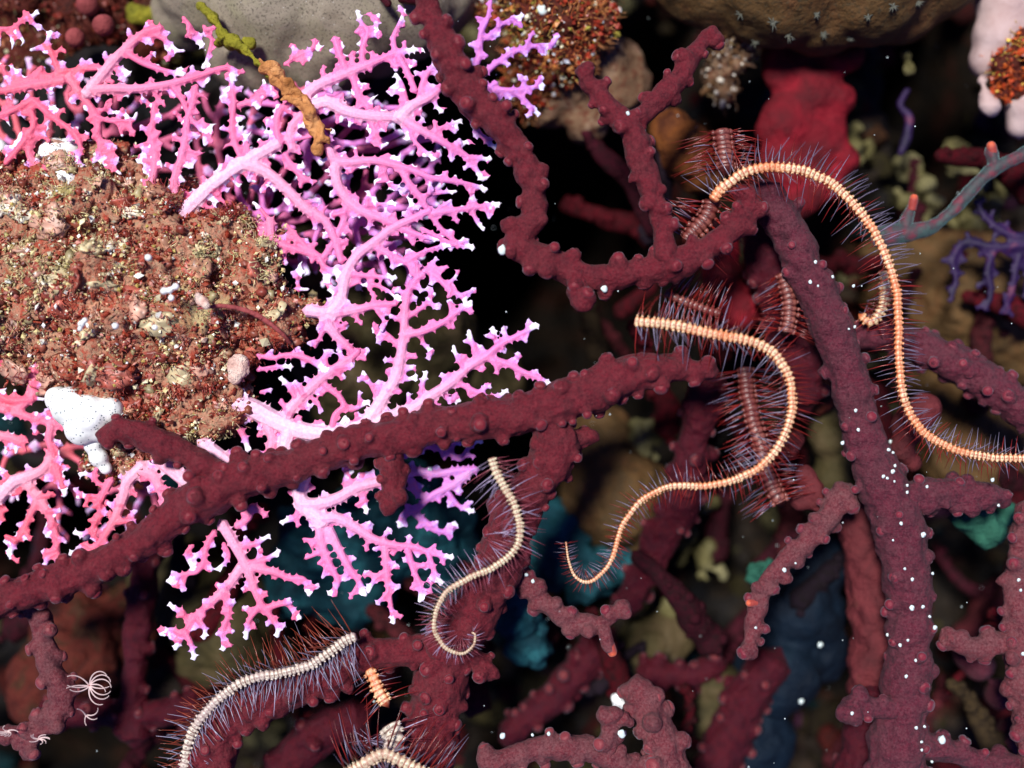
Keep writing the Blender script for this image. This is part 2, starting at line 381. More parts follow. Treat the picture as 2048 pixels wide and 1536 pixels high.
WV = P3.copy(); WN = np.zeros_like(WV); WN[:, 1] = -1
_r = np.random.RandomState(61); mb = MB(); cc = []; KV, KF = ico(2)
okw = np.where((yy < 8.5) & (np.abs(P3[:, 0]) < 14) & (np.abs(P3[:, 2]) < 11))[0]
for i_ in _r.choice(okw, 1500):
    r_ = _r.uniform(.06, .45) ** 1.0; q = KV * (1 + .5 * vnoise(KV * 1.8 + i_, 2)[:, None] + .2 * vnoise(KV * 5 + i_, 3)[:, None]) * r_ * np.array([_r.uniform(.6, 1.6), .55, _r.uniform(.6, 1.6)])
    mb.add(q + P3[i_], T=KF); xw = P3[i_, 0]
    cl = [(.014, .010, .004), (.05, .042, .014), (.12, .11, .05), (.055, .008, .006), (.09, .006, .010), (.004, .03, .035), (.07, .03, .012), (.24, .22, .14), (.05, .015, .035)][_r.choice(9, p=[.22, .17, .09, .14, .13, .08, .09, .03, .05])]
    cc.append(np.tile(np.array(cl) * _r.uniform(.5, 1.3), (len(q), 1)) * (1 + .6 * vnoise(q * 6 + i_, 5)[:, None]))
_m = mb.mesh('encrusting_growth'); cattr(_m, 'col', np.clip(np.vstack(cc), 0, 1)); o = link('encrusting_growth', _m, M_MATTE, bpy.data.objects['reef_wall']); o['kind'] = 'stuff'
mb = MB(); cc = []
for k_ in range(70):
    px_ = _r.uniform(1150, 2100) if k_ < 48 else _r.uniform(-40, 1200); py_ = _r.uniform(350, 1600) if k_ < 48 else _r.uniform(1250, 1600); y_ = _r.uniform(2.6, 5.2)
    p_ = [W(px_, py_, y_)]; a_ = _r.uniform(.3, 2.8); d_ = np.array([math.cos(a_), _r.uniform(-.1, .1), math.sin(a_)])
    for j_ in range(_r.randint(7, 16)): p_.append(p_[-1] + d_ * .22); d_ = d_ + _r.normal(0, .16, 3); d_ /= np.linalg.norm(d_)
    p_ = np.array(p_); r0_ = _r.uniform(.12, .38); n0_ = mb.n
    pc_ = catmull(p_, .08); rr_ = np.linspace(r0_, r0_ * .45, len(pc_)) * (1 + .22 * vnoise(pc_ * 3.5, 8)); tube(mb, pc_, rr_, 10)
    for j_ in range(len(pc_) * 1):
        if _r.rand() < .55: dd_ = _r.normal(0, 1, 3); dd_[1] = -abs(dd_[1]); dd_ /= np.linalg.norm(dd_); ball(mb, pc_[j_] + dd_ * rr_[j_] * .9, _r.uniform(.09, .18), 1)
    cl = [(.07, .004, .008), (.045, .006, .012), (.09, .016, .02), (.02, .012, .02), (.045, .03, .014)][_r.choice(5, p=[.36, .22, .16, .12, .14])]; cc.append(np.tile(np.array(cl) * _r.uniform(.6, 1.3), (mb.n - n0_, 1)))
_m = mb.mesh('coral_thicket'); cattr(_m, 'col', np.vstack(cc)); o = link('coral_thicket', _m, M_MATTE); tag(o, 'blurred thicket of dark crimson knobbly coral stems in the background', 'coral thicket', kind='stuff')
lump('grey_sponge', [(430, -30, 2.0, 120), (560, 0, 1.9, 150), (700, 10, 1.9, 150), (800, 10, 2.0, 120), (520, 100, 2.2, 110), (640, 90, 2.2, 110), (860, -20, 2.4, 110), (380, 20, 2.6, 80), (760, 70, 2.5, 90)], M_GREY,
     'smooth beige grey sponge mass with sand specks at the top left centre', 'sponge', amp=0.07, freq=0.8)
lump('dark_rock', [(60, -20, 3.4, 130), (190, 20, 3.3, 110), (300, 60, 3.6, 90), (80, 130, 3.8, 120)], M_RUST,
     'dark rust red encrusted rock in the top left corner behind pink coral', 'rock', amp=0.2, freq=1.5)
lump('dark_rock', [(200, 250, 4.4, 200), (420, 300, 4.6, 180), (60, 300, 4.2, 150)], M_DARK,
     'rock coloured nearly black like shade behind the upper left pink coral branches', 'rock', amp=0.3, freq=1.0)
for k, (x, y, r, lb) in enumerate([(207, 50, 24, 'round dusty rose knob with a bright rim above the pink coral'), (150, 75, 20, 'small rose knob left of the round dusty rose knob'), (175, 10, 24, 'large blurred rose knob at the top edge')]):
    lump('tunicate', [(x, y, 1.2 + .3 * k, r)], M_PINKBALL, lb, 'tunicate', amp=0.02, voxel=0.05)
lump('encrusted_rock', [(1060, 10, 2.0, 70), (1120, 30, 1.8, 75), (1170, 60, 1.9, 60), (1130, 110, 2.0, 60), (1080, 90, 2.3, 70), (1000, 0, 2.6, 60), (1060, 180, 2.7, 60), (1160, -30, 2.2, 80)], M_RUST,
     'rust brown encrusted rock with fuzzy orange growth right of the red coral top', 'rock', amp=0.18, freq=2.5)
lump('tan_rock', [(1090, 210, 2.9, 55), (1150, 170, 3.1, 80), (1180, 240, 3.0, 50), (1220, 160, 3.4, 90)], M_TAN,
     'blurred tan rock hanging over the dark gap between the red branches', 'rock', amp=0.15, freq=1.4)
lump('massive_coral', [(1420, -70, 1.9, 130), (1560, -60, 1.7, 160), (1720, -70, 1.7, 165), (1860, -80, 1.9, 130), (1480, 0, 2.2, 90), (1640, 10, 2.0, 110), (1800, -10, 2.1, 100)], M_BROWN,
     'brown massive coral dotted with small pale polyps along the top right edge', 'coral', amp=0.06, freq=1.0)
lump('hanging_crust', [(1460, 80, 2.6, 50), (1455, 130, 2.7, 34), (1440, 180, 2.9, 30), (1490, 60, 2.4, 40)], M_TAN,
     'tan brown ragged crust hanging below the massive coral', 'crust', amp=0.16, freq=2.5)
lump('crimson_sponge', [(1580, 140, 2.9, 62, (1, .5, 1)), (1620, 180, 2.9, 66, (1, .5, 1)), (1580, 240, 2.9, 62, (1, .5, 1)), (1640, 270, 3.0, 60, (1, .5, 1)), (1570, 320, 3.0, 55, (1, .5, 1)), (1640, 360, 3.1, 55, (1, .5, 1)), (1660, 120, 3.0, 45, (1, .5, 1)), (1600, 110, 3.0, 60, (1, .5, 1)), (1590, 390, 3.2, 60, (1, .5, 1)), (1555, 115, 3.0, 36), (1700, 110, 3.0, 34), (1680, 200, 3.0, 34), (1690, 320, 3.1, 34), (1540, 260, 3.0, 30)], M_CRIM,
     'crimson upright sponge slab hanging below the brown massive coral', 'sponge', amp=0.06, freq=1.2)
lump('pale_sponge', [(2010, 10, 2.2, 62), (2000, 70, 2.2, 58), (1975, 120, 2.3, 40), (2060, 30, 2.2, 60)], M_PALEP,
     'smooth pale pinkish sponge in the top right corner', 'sponge', amp=0.03)
lump('pale_sponge', [(2055, 210, 2.2, 45), (2040, 250, 2.3, 30)], M_PALEP,
     'small pale lilac sponge lobe at the right edge below the orange growth', 'sponge', amp=0.03)
lump('orange_crust', [(2040, 90, 1.9, 34), (2010, 140, 1.9, 30), (1995, 180, 2.0, 24), (2040, 160, 2.0, 40), (2060, 110, 2.0, 50)], M_RUST,
     'orange red crust between the two pale sponges at the right edge', 'crust', amp=0.15, freq=3)
lump('white_crust', [(1970, 190, 2.0, 20), (1980, 215, 2.0, 20), (1965, 160, 2.1, 12)], M_PALEP, 'small white crust lump left of the orange red crust', 'crust', amp=0.06, freq=3, voxel=.05)
lump('white_crust', [(1812, 110, 2.6, 14), (1818, 140, 2.6, 14), (1800, 85, 2.7, 10)], M_YEL, 'narrow pale crust tooth hanging in the dark gap at the upper right', 'crust', amp=0.05, freq=3, voxel=.05)
lump('olive_rock', [(640, 560, 4.2, 110), (760, 600, 4.0, 130), (860, 680, 4.0, 110), (720, 740, 4.0, 140), (850, 780, 4.2, 100), (640, 660, 4.2, 110), (960, 760, 4.8, 90)], M_OLIVE,
     'blurred olive brown rock behind the middle pink coral', 'rock', amp=0.22, freq=1.1)
lump('teal_sponge', [(640, 1080, 3.8, 90), (760, 1060, 3.7, 110), (870, 1070, 3.8, 90), (900, 1150, 4.0, 70), (600, 1160, 4.2, 80), (700, 1170, 4.2, 90), (820, 1010, 4.0, 90)], M_TEAL,
     'blurred teal sponge behind the lower pink coral', 'sponge', amp=0.22, freq=2.0)
lump('olive_rock', [(450, 1250, 4.2, 130), (360, 1180, 4.6, 110), (520, 1310, 4.6, 90)], M_OLIVE,
     'blurred dark olive rock behind the lowest pink coral sprig', 'rock', amp=0.2, freq=1.0)
lump('brown_rock', [(170, 1290, 4.0, 110), (100, 1370, 3.8, 90), (260, 1250, 4.3, 90)], M_RUST,
     'dark red brown rock in the lower left behind the red branch', 'rock', amp=0.2, freq=1.3)
lump('teal_sponge', [(1110, 1120, 4.0, 60), (1180, 1150, 4.0, 60), (1120, 1060, 4.2, 60), (1230, 1120, 4.4, 50)], M_TEAL,
     'teal sponge patch behind the curled orange arm tip', 'sponge', amp=0.25, freq=2.2)
lump('teal_sponge', [(1040, 1230, 2.6, 48), (1060, 1290, 2.8, 50), (1030, 1190, 2.7, 36)], M_TEAL,
     'grey teal ribbed sponge below the diagonal red branch', 'sponge', amp=0.16, freq=3)
lump('brown_rock', [(1230, 990, 4.2, 110), (1190, 900, 4.6, 90), (1300, 1060, 4.5, 80)], M_BROWN,
     'blurred brown rock behind the lower loop of the orange arm', 'rock', amp=0.12)
for k, (cx, cy, r, y, lb) in enumerate([(1300, 880, 42, 3.9, 'yellow olive crust patch below the diagonal red branch'), (1395, 985, 40, 4.0, 'yellow olive crust patch right of the dark red stem below the arm loop'),
        (1385, 1100, 34, 4.2, 'pale yellow crust patch above the ring shaped crust'), (1420, 1140, 28, 4.2, 'small yellow crust patch beside the pale patch above the ring'),
        (1370, 1210, 36, 4.0, 'ring shaped pale yellow crust patch in the lower centre'), (1840, 360, 50, 4.4, 'pale yellow crust patch behind the grey branch tip at the upper right'),
        (1940, 320, 40, 4.5, 'yellow crust patch above the grey branch at the right'), (1890, 470, 60, 4.6, 'olive yellow crust patch below the grey branch'),
        (1960, 410, 44, 4.5, 'yellow crust patch between the grey branch and the violet twigs'), (1950, 520, 46, 4.5, 'pale yellow crust patch behind the violet twigs'),
        (1710, 290, 40, 4.4, 'olive green crust patch right of the crimson sponge'), (1700, 190, 26, 4.4, 'pale olive crust patch beside the crimson sponge top'),
        (2030, 370, 40, 4.6, 'yellow crust patch at the right edge under the grey branch')]):
    sp = [(cx + RNG.uniform(-.9, .9) * r, cy + RNG.uniform(-.9, .9) * r, y + RNG.uniform(-.1, .2), r * RNG.uniform(.20, .40)) for _ in range(16)]
    lump('yellow_crust', sp, M_YEL, lb, 'crust', amp=0.16, freq=3, smooth=4, seed=k, group='yellow crust patches on the far rock')
lump('brown_rock', [(1930, 600, 5.0, 150), (2040, 640, 5.2, 150), (1830, 560, 5.4, 120), (1960, 900, 4.8, 120), (1880, 830, 5.2, 100)], M_BROWN, 'dark brown rock behind the right branches', 'rock', amp=0.15)
lump('green_rock', [(1655, 880, 3.2, 50), (1660, 960, 3.2, 44), (1640, 820, 3.4, 50), (1665, 920, 3.3, 40)], M_OLIVE, 'moss green rock left of the tall red trunk', 'rock', amp=0.12)
lump('rust_sponge', [(1600, 700, 2.6, 62), (1620, 780, 2.7, 55), (1590, 620, 2.8, 50), (1650, 760, 3.0, 50)], M_RUST, 'rust red sponge between the arm loop and the tall trunk', 'sponge', amp=0.1, freq=2)
lump('crimson_sponge', [(1450, 560, 2.4, 48), (1480, 620, 2.5, 50), (1440, 500, 2.6, 45)], M_CRIM, 'crimson lump behind the spiny arms in the centre right', 'sponge', amp=0.08)
lump('teal_sponge', [(1540, 560, 3.2, 50), (1555, 640, 3.2, 45), (1530, 480, 3.4, 45)], M_BLUE, 'dark blue teal sponge left of the tall trunk', 'sponge', amp=0.1)
lump('amber_sponge', [(1370, 300, 2.5, 60), (1345, 260, 2.7, 45), (1400, 340, 2.8, 50)], M_AMB, 'amber brown sponge right of the forked red branch', 'sponge', amp=0.1, freq=2)
lump('teal_crust', [(1930, 1040, 1.6, 32), (1975, 1060, 1.7, 34), (2010, 1030, 1.8, 26), (1955, 1025, 1.7, 28)], M_GREENT, 'teal green crust below the right side branch of the trunk', 'crust', amp=0.12, freq=2.5)
lump('teal_crust', [(1515, 1145, 2.2, 18), (1535, 1130, 2.2, 16), (1505, 1160, 2.2, 14)], M_GREENT, 'small teal tuft left of the thin knobbly branch', 'crust', amp=0.1, freq=4, voxel=.05)
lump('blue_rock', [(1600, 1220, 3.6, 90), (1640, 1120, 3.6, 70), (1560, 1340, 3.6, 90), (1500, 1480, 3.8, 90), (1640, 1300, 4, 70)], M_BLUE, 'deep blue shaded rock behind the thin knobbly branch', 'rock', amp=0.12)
lump('brown_rock', [(1420, 1430, 3.4, 55), (1430, 1370, 3.5, 55), (1450, 1480, 3.6, 50)], M_OLIVE, 'rounded olive brown lobe between the lower pink branch and crimson stem', 'rock', amp=0.05)
lump('grey_rock', [(1290, 1290, 4.0, 60), (1340, 1270, 4.2, 60)], M_OLIVE, 'blurred grey olive rock above the pale rose branch', 'rock', amp=0.08)
lump('white_lump', [(1235, 1395, 1.2, 15), (1245, 1415, 1.2, 14), (1228, 1415, 1.2, 10)], M_WHITE, 'small bluish white lump left of the pale rose branch', 'sponge', amp=0.05, freq=4, voxel=.04)
lump('grey_branch_base', [(1960, 1330, 2.6, 34), (1930, 1310, 2.6, 26), (2000, 1390, 2.7, 36), (2030, 1470, 2.8, 44), (2060, 1530, 2.9, 50)], M_REDB, 'smooth grey mauve branch blurred in the lower right corner', 'coral', amp=0.05)

# ------------------------------------------------------------------ pink hydrocorals
def depthf(base, amp=0.28, seed=0):
    return lambda x, y: base + amp * n1(x / 170.0, y / 170.0, seed)

class Fan:
    def __init__(s, df): s.br = []; s.df = df; s.nodes = []
    def T(s, tile, st, r0, r1, tip=None):
        P = np.array(pts(tile, st)); n = len(P); R = np.linspace(r0, r1, n)
        C = catmull(np.column_stack([P, np.zeros(n), R]), 5)
        s.br.append([C[:, :2], C[:, 3], (r1 <= 6.2) if tip is None else tip]); return s
def grow(xy0, poly, n_attr, rng, step=7, infl=60, kill=15, iters=70):
    """space colonisation: fills the polygon with twigs that keep their distance"""
    poly = np.array(poly, float); lo, hi = poly.min(0), poly.max(0)
    A = rng.uniform(lo, hi, (n_attr, 2))
    x, y = A[:, 0], A[:, 1]; ins = np.zeros(len(A), bool); j = len(poly) - 1
    for i in range(len(poly)):
        c = ((poly[i, 1] > y) != (poly[j, 1] > y)) & (x < (poly[j, 0] - poly[i, 0]) * (y - poly[i, 1]) / (poly[j, 1] - poly[i, 1] + 1e-9) + poly[i, 0]); ins ^= c; j = i
    A = A[ins]; N = [tuple(p) for p in xy0]; par = [-1] * len(N); base = len(N)
    Na = np.array(N)
    dmin = np.full(len(A), 1e9); nearest = np.zeros(len(A), int)
    def upd(lo_i):
        nonlocal dmin, nearest
        if lo_i >= len(N) or not len(A): return
        B = np.array(N[lo_i:]); d = np.sqrt(((A[:, None] - B[None]) ** 2).sum(-1)); k = d.argmin(1); dd = d[np.arange(len(A)), k]
        m = dd < dmin; dmin = np.where(m, dd, dmin); nearest = np.where(m, k + lo_i, nearest)
    upd(0)
    keep = dmin > kill; A, dmin, nearest = A[keep], dmin[keep], nearest[keep]
    for it in range(iters):
        act = dmin < infl
        if not act.any(): break
        new = []
        for k in np.unique(nearest[act]):
            sel = act & (nearest == k); v = A[sel] - np.array(N[k]); v = (v / (np.linalg.norm(v, axis=1)[:, None] + 1e-6)).sum(0)
            l = np.linalg.norm(v)
            if l < 0.3: continue
            p = np.array(N[k]) + v / l * step + rng.normal(0, .7, 2); new.append((tuple(p), k))
        if not new: break
        st = len(N)
        for p, k in new: N.append(p); par.append(int(k))
        upd(st); keep = dmin > kill; A, dmin, nearest = A[keep], dmin[keep], nearest[keep]
        if not len(A): break
    return N, par, base

def build_fan(name, label, cat, fan, mat, base, groups, grown=None, twig=1.0, voxel=0.021, seed=1, group=None, tmin=3.2):
    """fan.br are traced branches; 'groups' splits them into branch parts"""
    rng = np.random.RandomState(seed); df = fan.df
    root = thing(name, W(base[0], base[1], df(*base)), label, cat, group)
    occ = np.vstack([b[0] for b in fan.br]) if fan.br else np.zeros((0, 2))
    brs = [list(b) + [k] for k, b in enumerate(fan.br)]
    # short forked twigs on alternating sides
    extra = []
    for k, (P, R, tip) in enumerate(fan.br):
        s = rng.uniform(8, 26); side = 1 if rng.rand() < .5 else -1
        seg = np.linalg.norm(np.diff(P, axis=0), axis=1); L = np.concatenate([[0], np.cumsum(seg)])
        while s < L[-1] - 10 and twig > 0:
            i = min(np.searchsorted(L, s), len(P) - 2); t = P[i + 1] - P[i]; t /= np.linalg.norm(t) + 1e-9
            nrm = np.array([-t[1], t[0]]) * side; side = -side
            ln = rng.uniform(9, 24) * twig
            dr = nrm * 1.0 + t * rng.uniform(0.1, 0.9); dr /= np.linalg.norm(dr)
            r = R[i]; p0 = P[i]; p1 = P[i] + dr * (r + ln)
            dd = np.linalg.norm(occ - p1, axis=1)
            if dd.min() > 12:
                mid = (p0 + p1) / 2 + rng.normal(0, 2, 2)
                Q = catmull(np.column_stack([np.array([p0, mid, p1]), np.zeros(3), [r * .55 + 3, 5.8, 5.2]]), 5)
                extra.append([Q[:, :2], Q[:, 3], True, k]); new = [Q[:, :2]]
                if rng.rand() < 0.28:
                    for sg in (-1, 1):
                        a = 0.75 * sg; d2 = np.array([dr[0] * math.cos(a) - dr[1] * math.sin(a), dr[0] * math.sin(a) + dr[1] * math.cos(a)])
                        e = p1 + d2 * rng.uniform(6, 9)
                        extra.append([np.array([p1, (p1 + e) / 2, e]), np.array([5.0, 4.8, 4.6]), True, k]); new.append(np.array([e]))
                occ = np.vstack([occ] + new)
            s += rng.uniform(17, 32)
    brs += extra
    G = []
    for b in brs: G.append(groups[b[4 - 1]] if isinstance(groups, list) else 0)
    gm = {}
    for b, g in zip(brs, G): gm.setdefault(g, []).append(b)
    if grown:                                       # twigs grown into the gaps, split among the branch parts they spring from
        N, par, nb = grown['N'], grown['par'], grown['base']
        own = grown['own']
        NA = np.array(N, float); par_ = np.array(par)
        for _ in range(3):
            sm = NA.copy(); cnt = np.ones(len(N)); acc = NA.copy()
            for k in range(nb, len(N)):
                acc[k] += NA[par_[k]]; cnt[k] += 1
                acc[par_[k]] += NA[k]; cnt[par_[k]] += 1
            new_ = acc / cnt[:, None]; leaf = cnt == 2; new_[:nb] = NA[:nb]; new_[leaf] = NA[leaf]; NA = new_
        N = [tuple(p) for p in NA]
        desc = np.zeros(len(N)); ch = np.zeros(len(N), int)
        for k in range(len(N) - 1, nb - 1, -1):
            desc[par[k]] += desc[k] + 1; ch[par[k]] += 1
        tipd = np.full(len(N), 99.0); gid = list(own) + [0] * (len(N) - nb)
        for k in range(len(N) - 1, nb - 1, -1):
            if ch[k] == 0: tipd[k] = 0
            if par[k] >= nb: tipd[par[k]] = min(tipd[par[k]], tipd[k] + 7)
        rad = np.minimum(tmin + 0.55 * desc ** 0.5 + 0.9, 9)
        for k in range(nb, len(N)):
            gid[k] = gid[par[k]]
            a, b = np.array(N[par[k]]), np.array(N[k])
            ra = rad[k] if par[k] < nb else rad[par[k]]
            gm.setdefault(gid[k], []).append([np.array([a, b]), np.array([ra, rad[k]]), None, ('g', tipd[k])])
    # tips and thorns, then one fused mesh per branch part
    for g, lst in sorted(gm.items(), key=lambda t: str(t[0])):
        mb = MB(); kp = []; kt = []; kr = []; kk = []
        for (P, R, tip, src) in lst:
            y = np.array([df(p[0], p[1]) for p in P]) + (rng.normal(0, .02) if tip is not None else 0)
            V = np.array([W(p[0], p[1], q) for p, q in zip(P, y)])
            tube(mb, V, np.maximum(R * 0.0083, .036) + 0.022, 8 if R.max() > 7 else 6)
            Ls = np.concatenate([[0], np.cumsum(np.linalg.norm(np.diff(P, axis=0), axis=1))]); Ltot = Ls[-1]
            white = rng.rand() < (0.5 if Ltot < 40 else 0.95)
            for q in range(len(P)):
                kp.append(V[q]); kk.append(R[q] * .0083); kr.append(min(1, max(0, (R[q] - 9) / 10)))
                if isinstance(src, tuple): kt.append(max(0, 1 - src[1] / 20.0) * (hash((round(P[0][0] / 25), round(P[0][1] / 25))) % 10 < 6))
                elif tip and white: kt.append(min(1, max(0, 1.2 - (Ltot - Ls[q]) / (17.0 if Ltot < 40 else 30.0))) * (0.6 if Ltot < 40 else 1))
                else: kt.append(0)
            # thorns
            if tip is None:
                if rng.rand() < .35:
                    dsx = rng.normal(0, 1, 2); dsx /= np.linalg.norm(dsx); e = P[1] + dsx * (R[1] + 5)
                    tube(mb, np.array([V[1], W(e[0], e[1], y[1] - .03)]), [0.040, 0.034], 5)
            else:
                s = 4
                while s < Ltot:
                    i = min(np.searchsorted(Ls, s), len(P) - 2); t = P[i + 1] - P[i]; t /= np.linalg.norm(t) + 1e-9
                    a = rng.uniform(-.6, .6); sd = rng.choice([-1, 1]); nr = np.array([-t[1], t[0]]) * sd * math.cos(a) + t * 0.2
                    e = P[i] + nr * (R[i] + rng.uniform(2.5, 6))
                    tube(mb, np.array([V[i], W(e[0], e[1], y[i] - math.sin(abs(a)) * R[i] * 0.01)]), [0.043, 0.034], 5)
                    s += rng.uniform(7, 13)
        me = remesh(mb.mesh('b'), voxel, 4)
        X = co(me) - nor(me) * 0.022; set_co(me, X)
        kd = kdtree.KDTree(len(kp))
        for q, p in enumerate(kp): kd.insert(p, q)
        kd.balance()
        ktr = [0.0] * len(kp); KR = np.array(kk)
        idx = np.array([min(kd.find_n(x, 7), key=lambda t_: t_[2] - KR[t_[1]])[1] for x in X])
        fattr(me, 'tip', np.array(kt)[idx]); fattr(me, 'thick', np.array(kr)[idx])
        set_co(me, recenter(X, root)); link('branch', me, mat, root)
    return root

# --- upper left fan
f = Fan(depthf(0.15, 0.30, 1)); grp = []
def add(g, tile, s, r0, r1, tip=None): f.T(tile, s, r0, r1, tip); grp.append(g)
add('a', 'A', "1060,1260 1250,1080 1420,960 1560,880 1640,840", 21, 15, False)
add('a', 'A', "1420,960 1560,1010 1680,1110 1800,1230 1900,1290 1960,1400 2000,1536", 16, 9)
add('a', 'A', "1430,950 1380,850 1360,730 1370,600 1360,500 1380,430", 9, 5)
add('b', 'A', "1060,1250 1020,1080 1060,930 1090,800 1100,700 1130,600 1150,500", 11, 8)
add('c', 'A', "860,1160 900,1020 910,900 890,800 900,680 905,600", 11, 7)
add('c', 'A', "500,530 640,520 800,520 950,500 1080,470 1180,440 1300,400 1370,410 1360,480", 13, 6)
add('c', 'A', "905,530 930,580 960,610", 6, 4); add('c', 'A', "1010,500 1070,590 1110,680 1180,760 1230,770", 8, 5)
add('d', 'A', "500,560 590,450 690,330 780,250 850,190 950,160", 16, 8); add('d', 'A', "870,190 960,230 1040,300", 8, 5)
add('d', 'A', "740,310 840,370 950,410 1080,440", 9, 6)
add('e', 'A', "60,500 200,460 330,440 450,410 600,400 720,410 760,440", 9, 6); add('e', 'A', "350,430 310,330 280,250 300,180", 8, 5)
add('e', 'A', "310,310 380,290", 5, 4.5); add('e', 'A', "-20,170 80,165 130,120 190,100 220,60", 7, 5); add('e', 'A', "400,450 480,560 560,670 580,780 590,880 640,970", 11, 6)
add('e', 'A', "490,410 480,340", 6, 4.5); add('e', 'A', "560,680 650,710 780,710", 7, 5); add('e', 'A', "570,660 620,640 670,660", 6, 4.5)
add('e', 'A', "380,470 200,500 100,520 -30,540", 10, 9); add('g', 'A', "190,580 300,680 400,750 460,820 470,880 440,970", 9, 5); add('g', 'A', "-30,690 90,640 200,580", 9, 8)
add('g', 'A', "480,1080 400,1060 290,1020 200,950 170,880 210,800 250,740", 12, 8); add('g', 'A', "30,960 100,880 160,800 200,720 180,640", 7, 8); add('g', 'A', "460,1160 520,1100", 10, 8)
add('d', 'A', "1070,100 1120,160 1150,230 1190,280", 6, 5); add('d', 'A', "1190,150 1240,230 1220,330 1200,400", 6, 6)
add('h', 'A', "1640,850 1620,740 1640,650 1700,600", 9, 8); add('h', 'A', "1380,620 1480,590 1560,520 1640,510", 9, 6)
add('h', 'B', "250,880 240,760 300,680 340,640", 12, 12); add('h', 'B', "200,900 270,1000 340,1060", 8, 8)
add('i', 'B', "330,640 450,600 560,650 700,680 860,690 960,740 1050,790 1160,850 1250,900 1310,960 1355,1055", 18, 5)
add('i', 'B', "870,700 950,620 1050,570 1110,520", 17, 9, False); add('i', 'B', "990,590 1010,490 1060,400 1120,360", 9, 6); add('i', 'B', "920,620 890,500 850,430", 8, 5)
add('i', 'B', "1080,560 1090,620 1130,660", 6, 5); add('i', 'B', "1050,800 1120,750 1200,720 1240,700", 7, 5); add('i', 'B', "1150,850 1220,860 1280,820", 7, 5)
add('i', 'B', "940,730 960,820 1040,900 1080,940", 7, 4.5); add('i', 'B', "690,680 740,790 760,860", 9, 7); add('i', 'B', "1270,930 1350,930 1415,930", 7, 5)
add('j', 'B', "290,590 400,500 500,460 620,410 740,360 860,310 970,290", 16, 6); add('j', 'B', "660,390 660,280 690,190 650,130 625,60", 8, 5); add('j', 'B', "690,190 740,150 755,80", 6, 5)
add('j', 'B', "850,310 840,220 870,150 905,70", 8, 5); add('j', 'B', "570,430 530,330 495,220", 9, 9); add('j', 'B', "430,460 430,380", 6, 4.5); add('j', 'B', "200,380 300,320 410,270", 6, 6)
add('j', 'B', "600,450 640,560 700,640", 9, 9); add('j', 'B', "870,330 920,420 970,540", 8, 8)
add('k', 'B', "460,860 500,940 600,950 720,940 860,970 960,1000 1060,1040 1180,1060 1290,1080 1390,1110", 13, 5)
add('k', 'B', "870,970 930,1070 1000,1160 1060,1260 1120,1340 1200,1410 1310,1450", 10, 5); add('k', 'B', "1000,1150 1100,1130 1210,1120", 7, 4.5)
add('k', 'B', "1060,1250 1200,1230 1340,1210 1465,1190", 10, 5); add('k', 'B', "1300,1230 1330,1300 1370,1350", 7, 4.5); add('k', 'B', "1100,1230 1180,1170", 7, 4.5)
add('k', 'B', "500,950 510,1060 560,1160 640,1230 740,1270 840,1310 920,1350 1040,1390 1120,1400", 14, 6); add('k', 'B', "640,1230 720,1200 860,1190", 7, 4.5)
add('k', 'B', "780,960 800,1040 830,1110", 7, 4.5); add('k', 'B', "845,1310 850,1240", 6, 4.5); add('k', 'B', "930,1340 945,1220 930,1160", 7, 4.5)
add('k', 'B', "570,1180 550,1290 500,1400 450,1480 400,1536", 10, 9)
add('k', 'B', "1240,620 1310,720 1360,800 1450,880", 8, 5)
add('l', 'D', "470,520 530,440 560,300 620,190 740,90 850,10 960,-40 1060,-90", 17, 9, False)
add('l', 'D', "700,110 850,190 960,240 1080,290 1150,360 1240,420 1270,470", 10, 6); add('l', 'D', "920,215 1000,165 1100,130 1180,110", 7, 5); add('l', 'D', "1000,20 1120,80 1200,115 1315,135", 7, 5)
add('l', 'D', "1040,255 1075,220 1090,185", 6, 4.5); add('l', 'D', "1080,240 1125,272", 5, 4.5); add('l', 'D', "1160,350 1205,300", 6, 4.5)
add('l', 'D', "245,30 320,120 400,180 440,250 540,290", 6, 9, True); add('l', 'D', "600,290 720,300 860,310", 8, 5); add('l', 'D', "285,390 280,300 300,260", 5, 6); add('l', 'D', "120,-30 140,90 260,140 390,180", 11, 8, False)
add('l', 'D', "330,500 470,515 600,500 740,470 860,460", 17, 7); add('l', 'D', "740,500 800,580", 6, 4.5); add('l', 'D', "440,520 480,620 560,700 620,760 680,790", 15, 5)
add('l', 'D', "430,620 380,720", 7, 4.5); add('l', 'D', "700,340 800,380 870,435", 6, 5)
xy = []; own = []
for b, g in zip(f.br, grp):
    for p in b[0][::1]: xy.append(tuple(p)); own.append(g)
poly = [(-20, 60), (110, 90), (190, 120), (330, 50), (440, 140), (560, 150), (640, 90), (760, 50), (900, 120), (960, 250), (1000, 420), (950, 500), (900, 560), (790, 620), (640, 600), (560, 480), (440, 440), (380, 390), (180, 350), (-20, 300)]
N, par, nb = grow(xy, poly, 2000, np.random.RandomState(3), infl=70, kill=15)
build_fan('pink_hydrocoral', 'largest pink hydrocoral fan spreading over the upper left, lacy with white tips', 'coral', f, M_PINK, (400, 420), grp, dict(N=N, par=par, base=nb, own=own), twig=0.9, seed=3, group='pink branching hydrocorals', tmin=3.6)

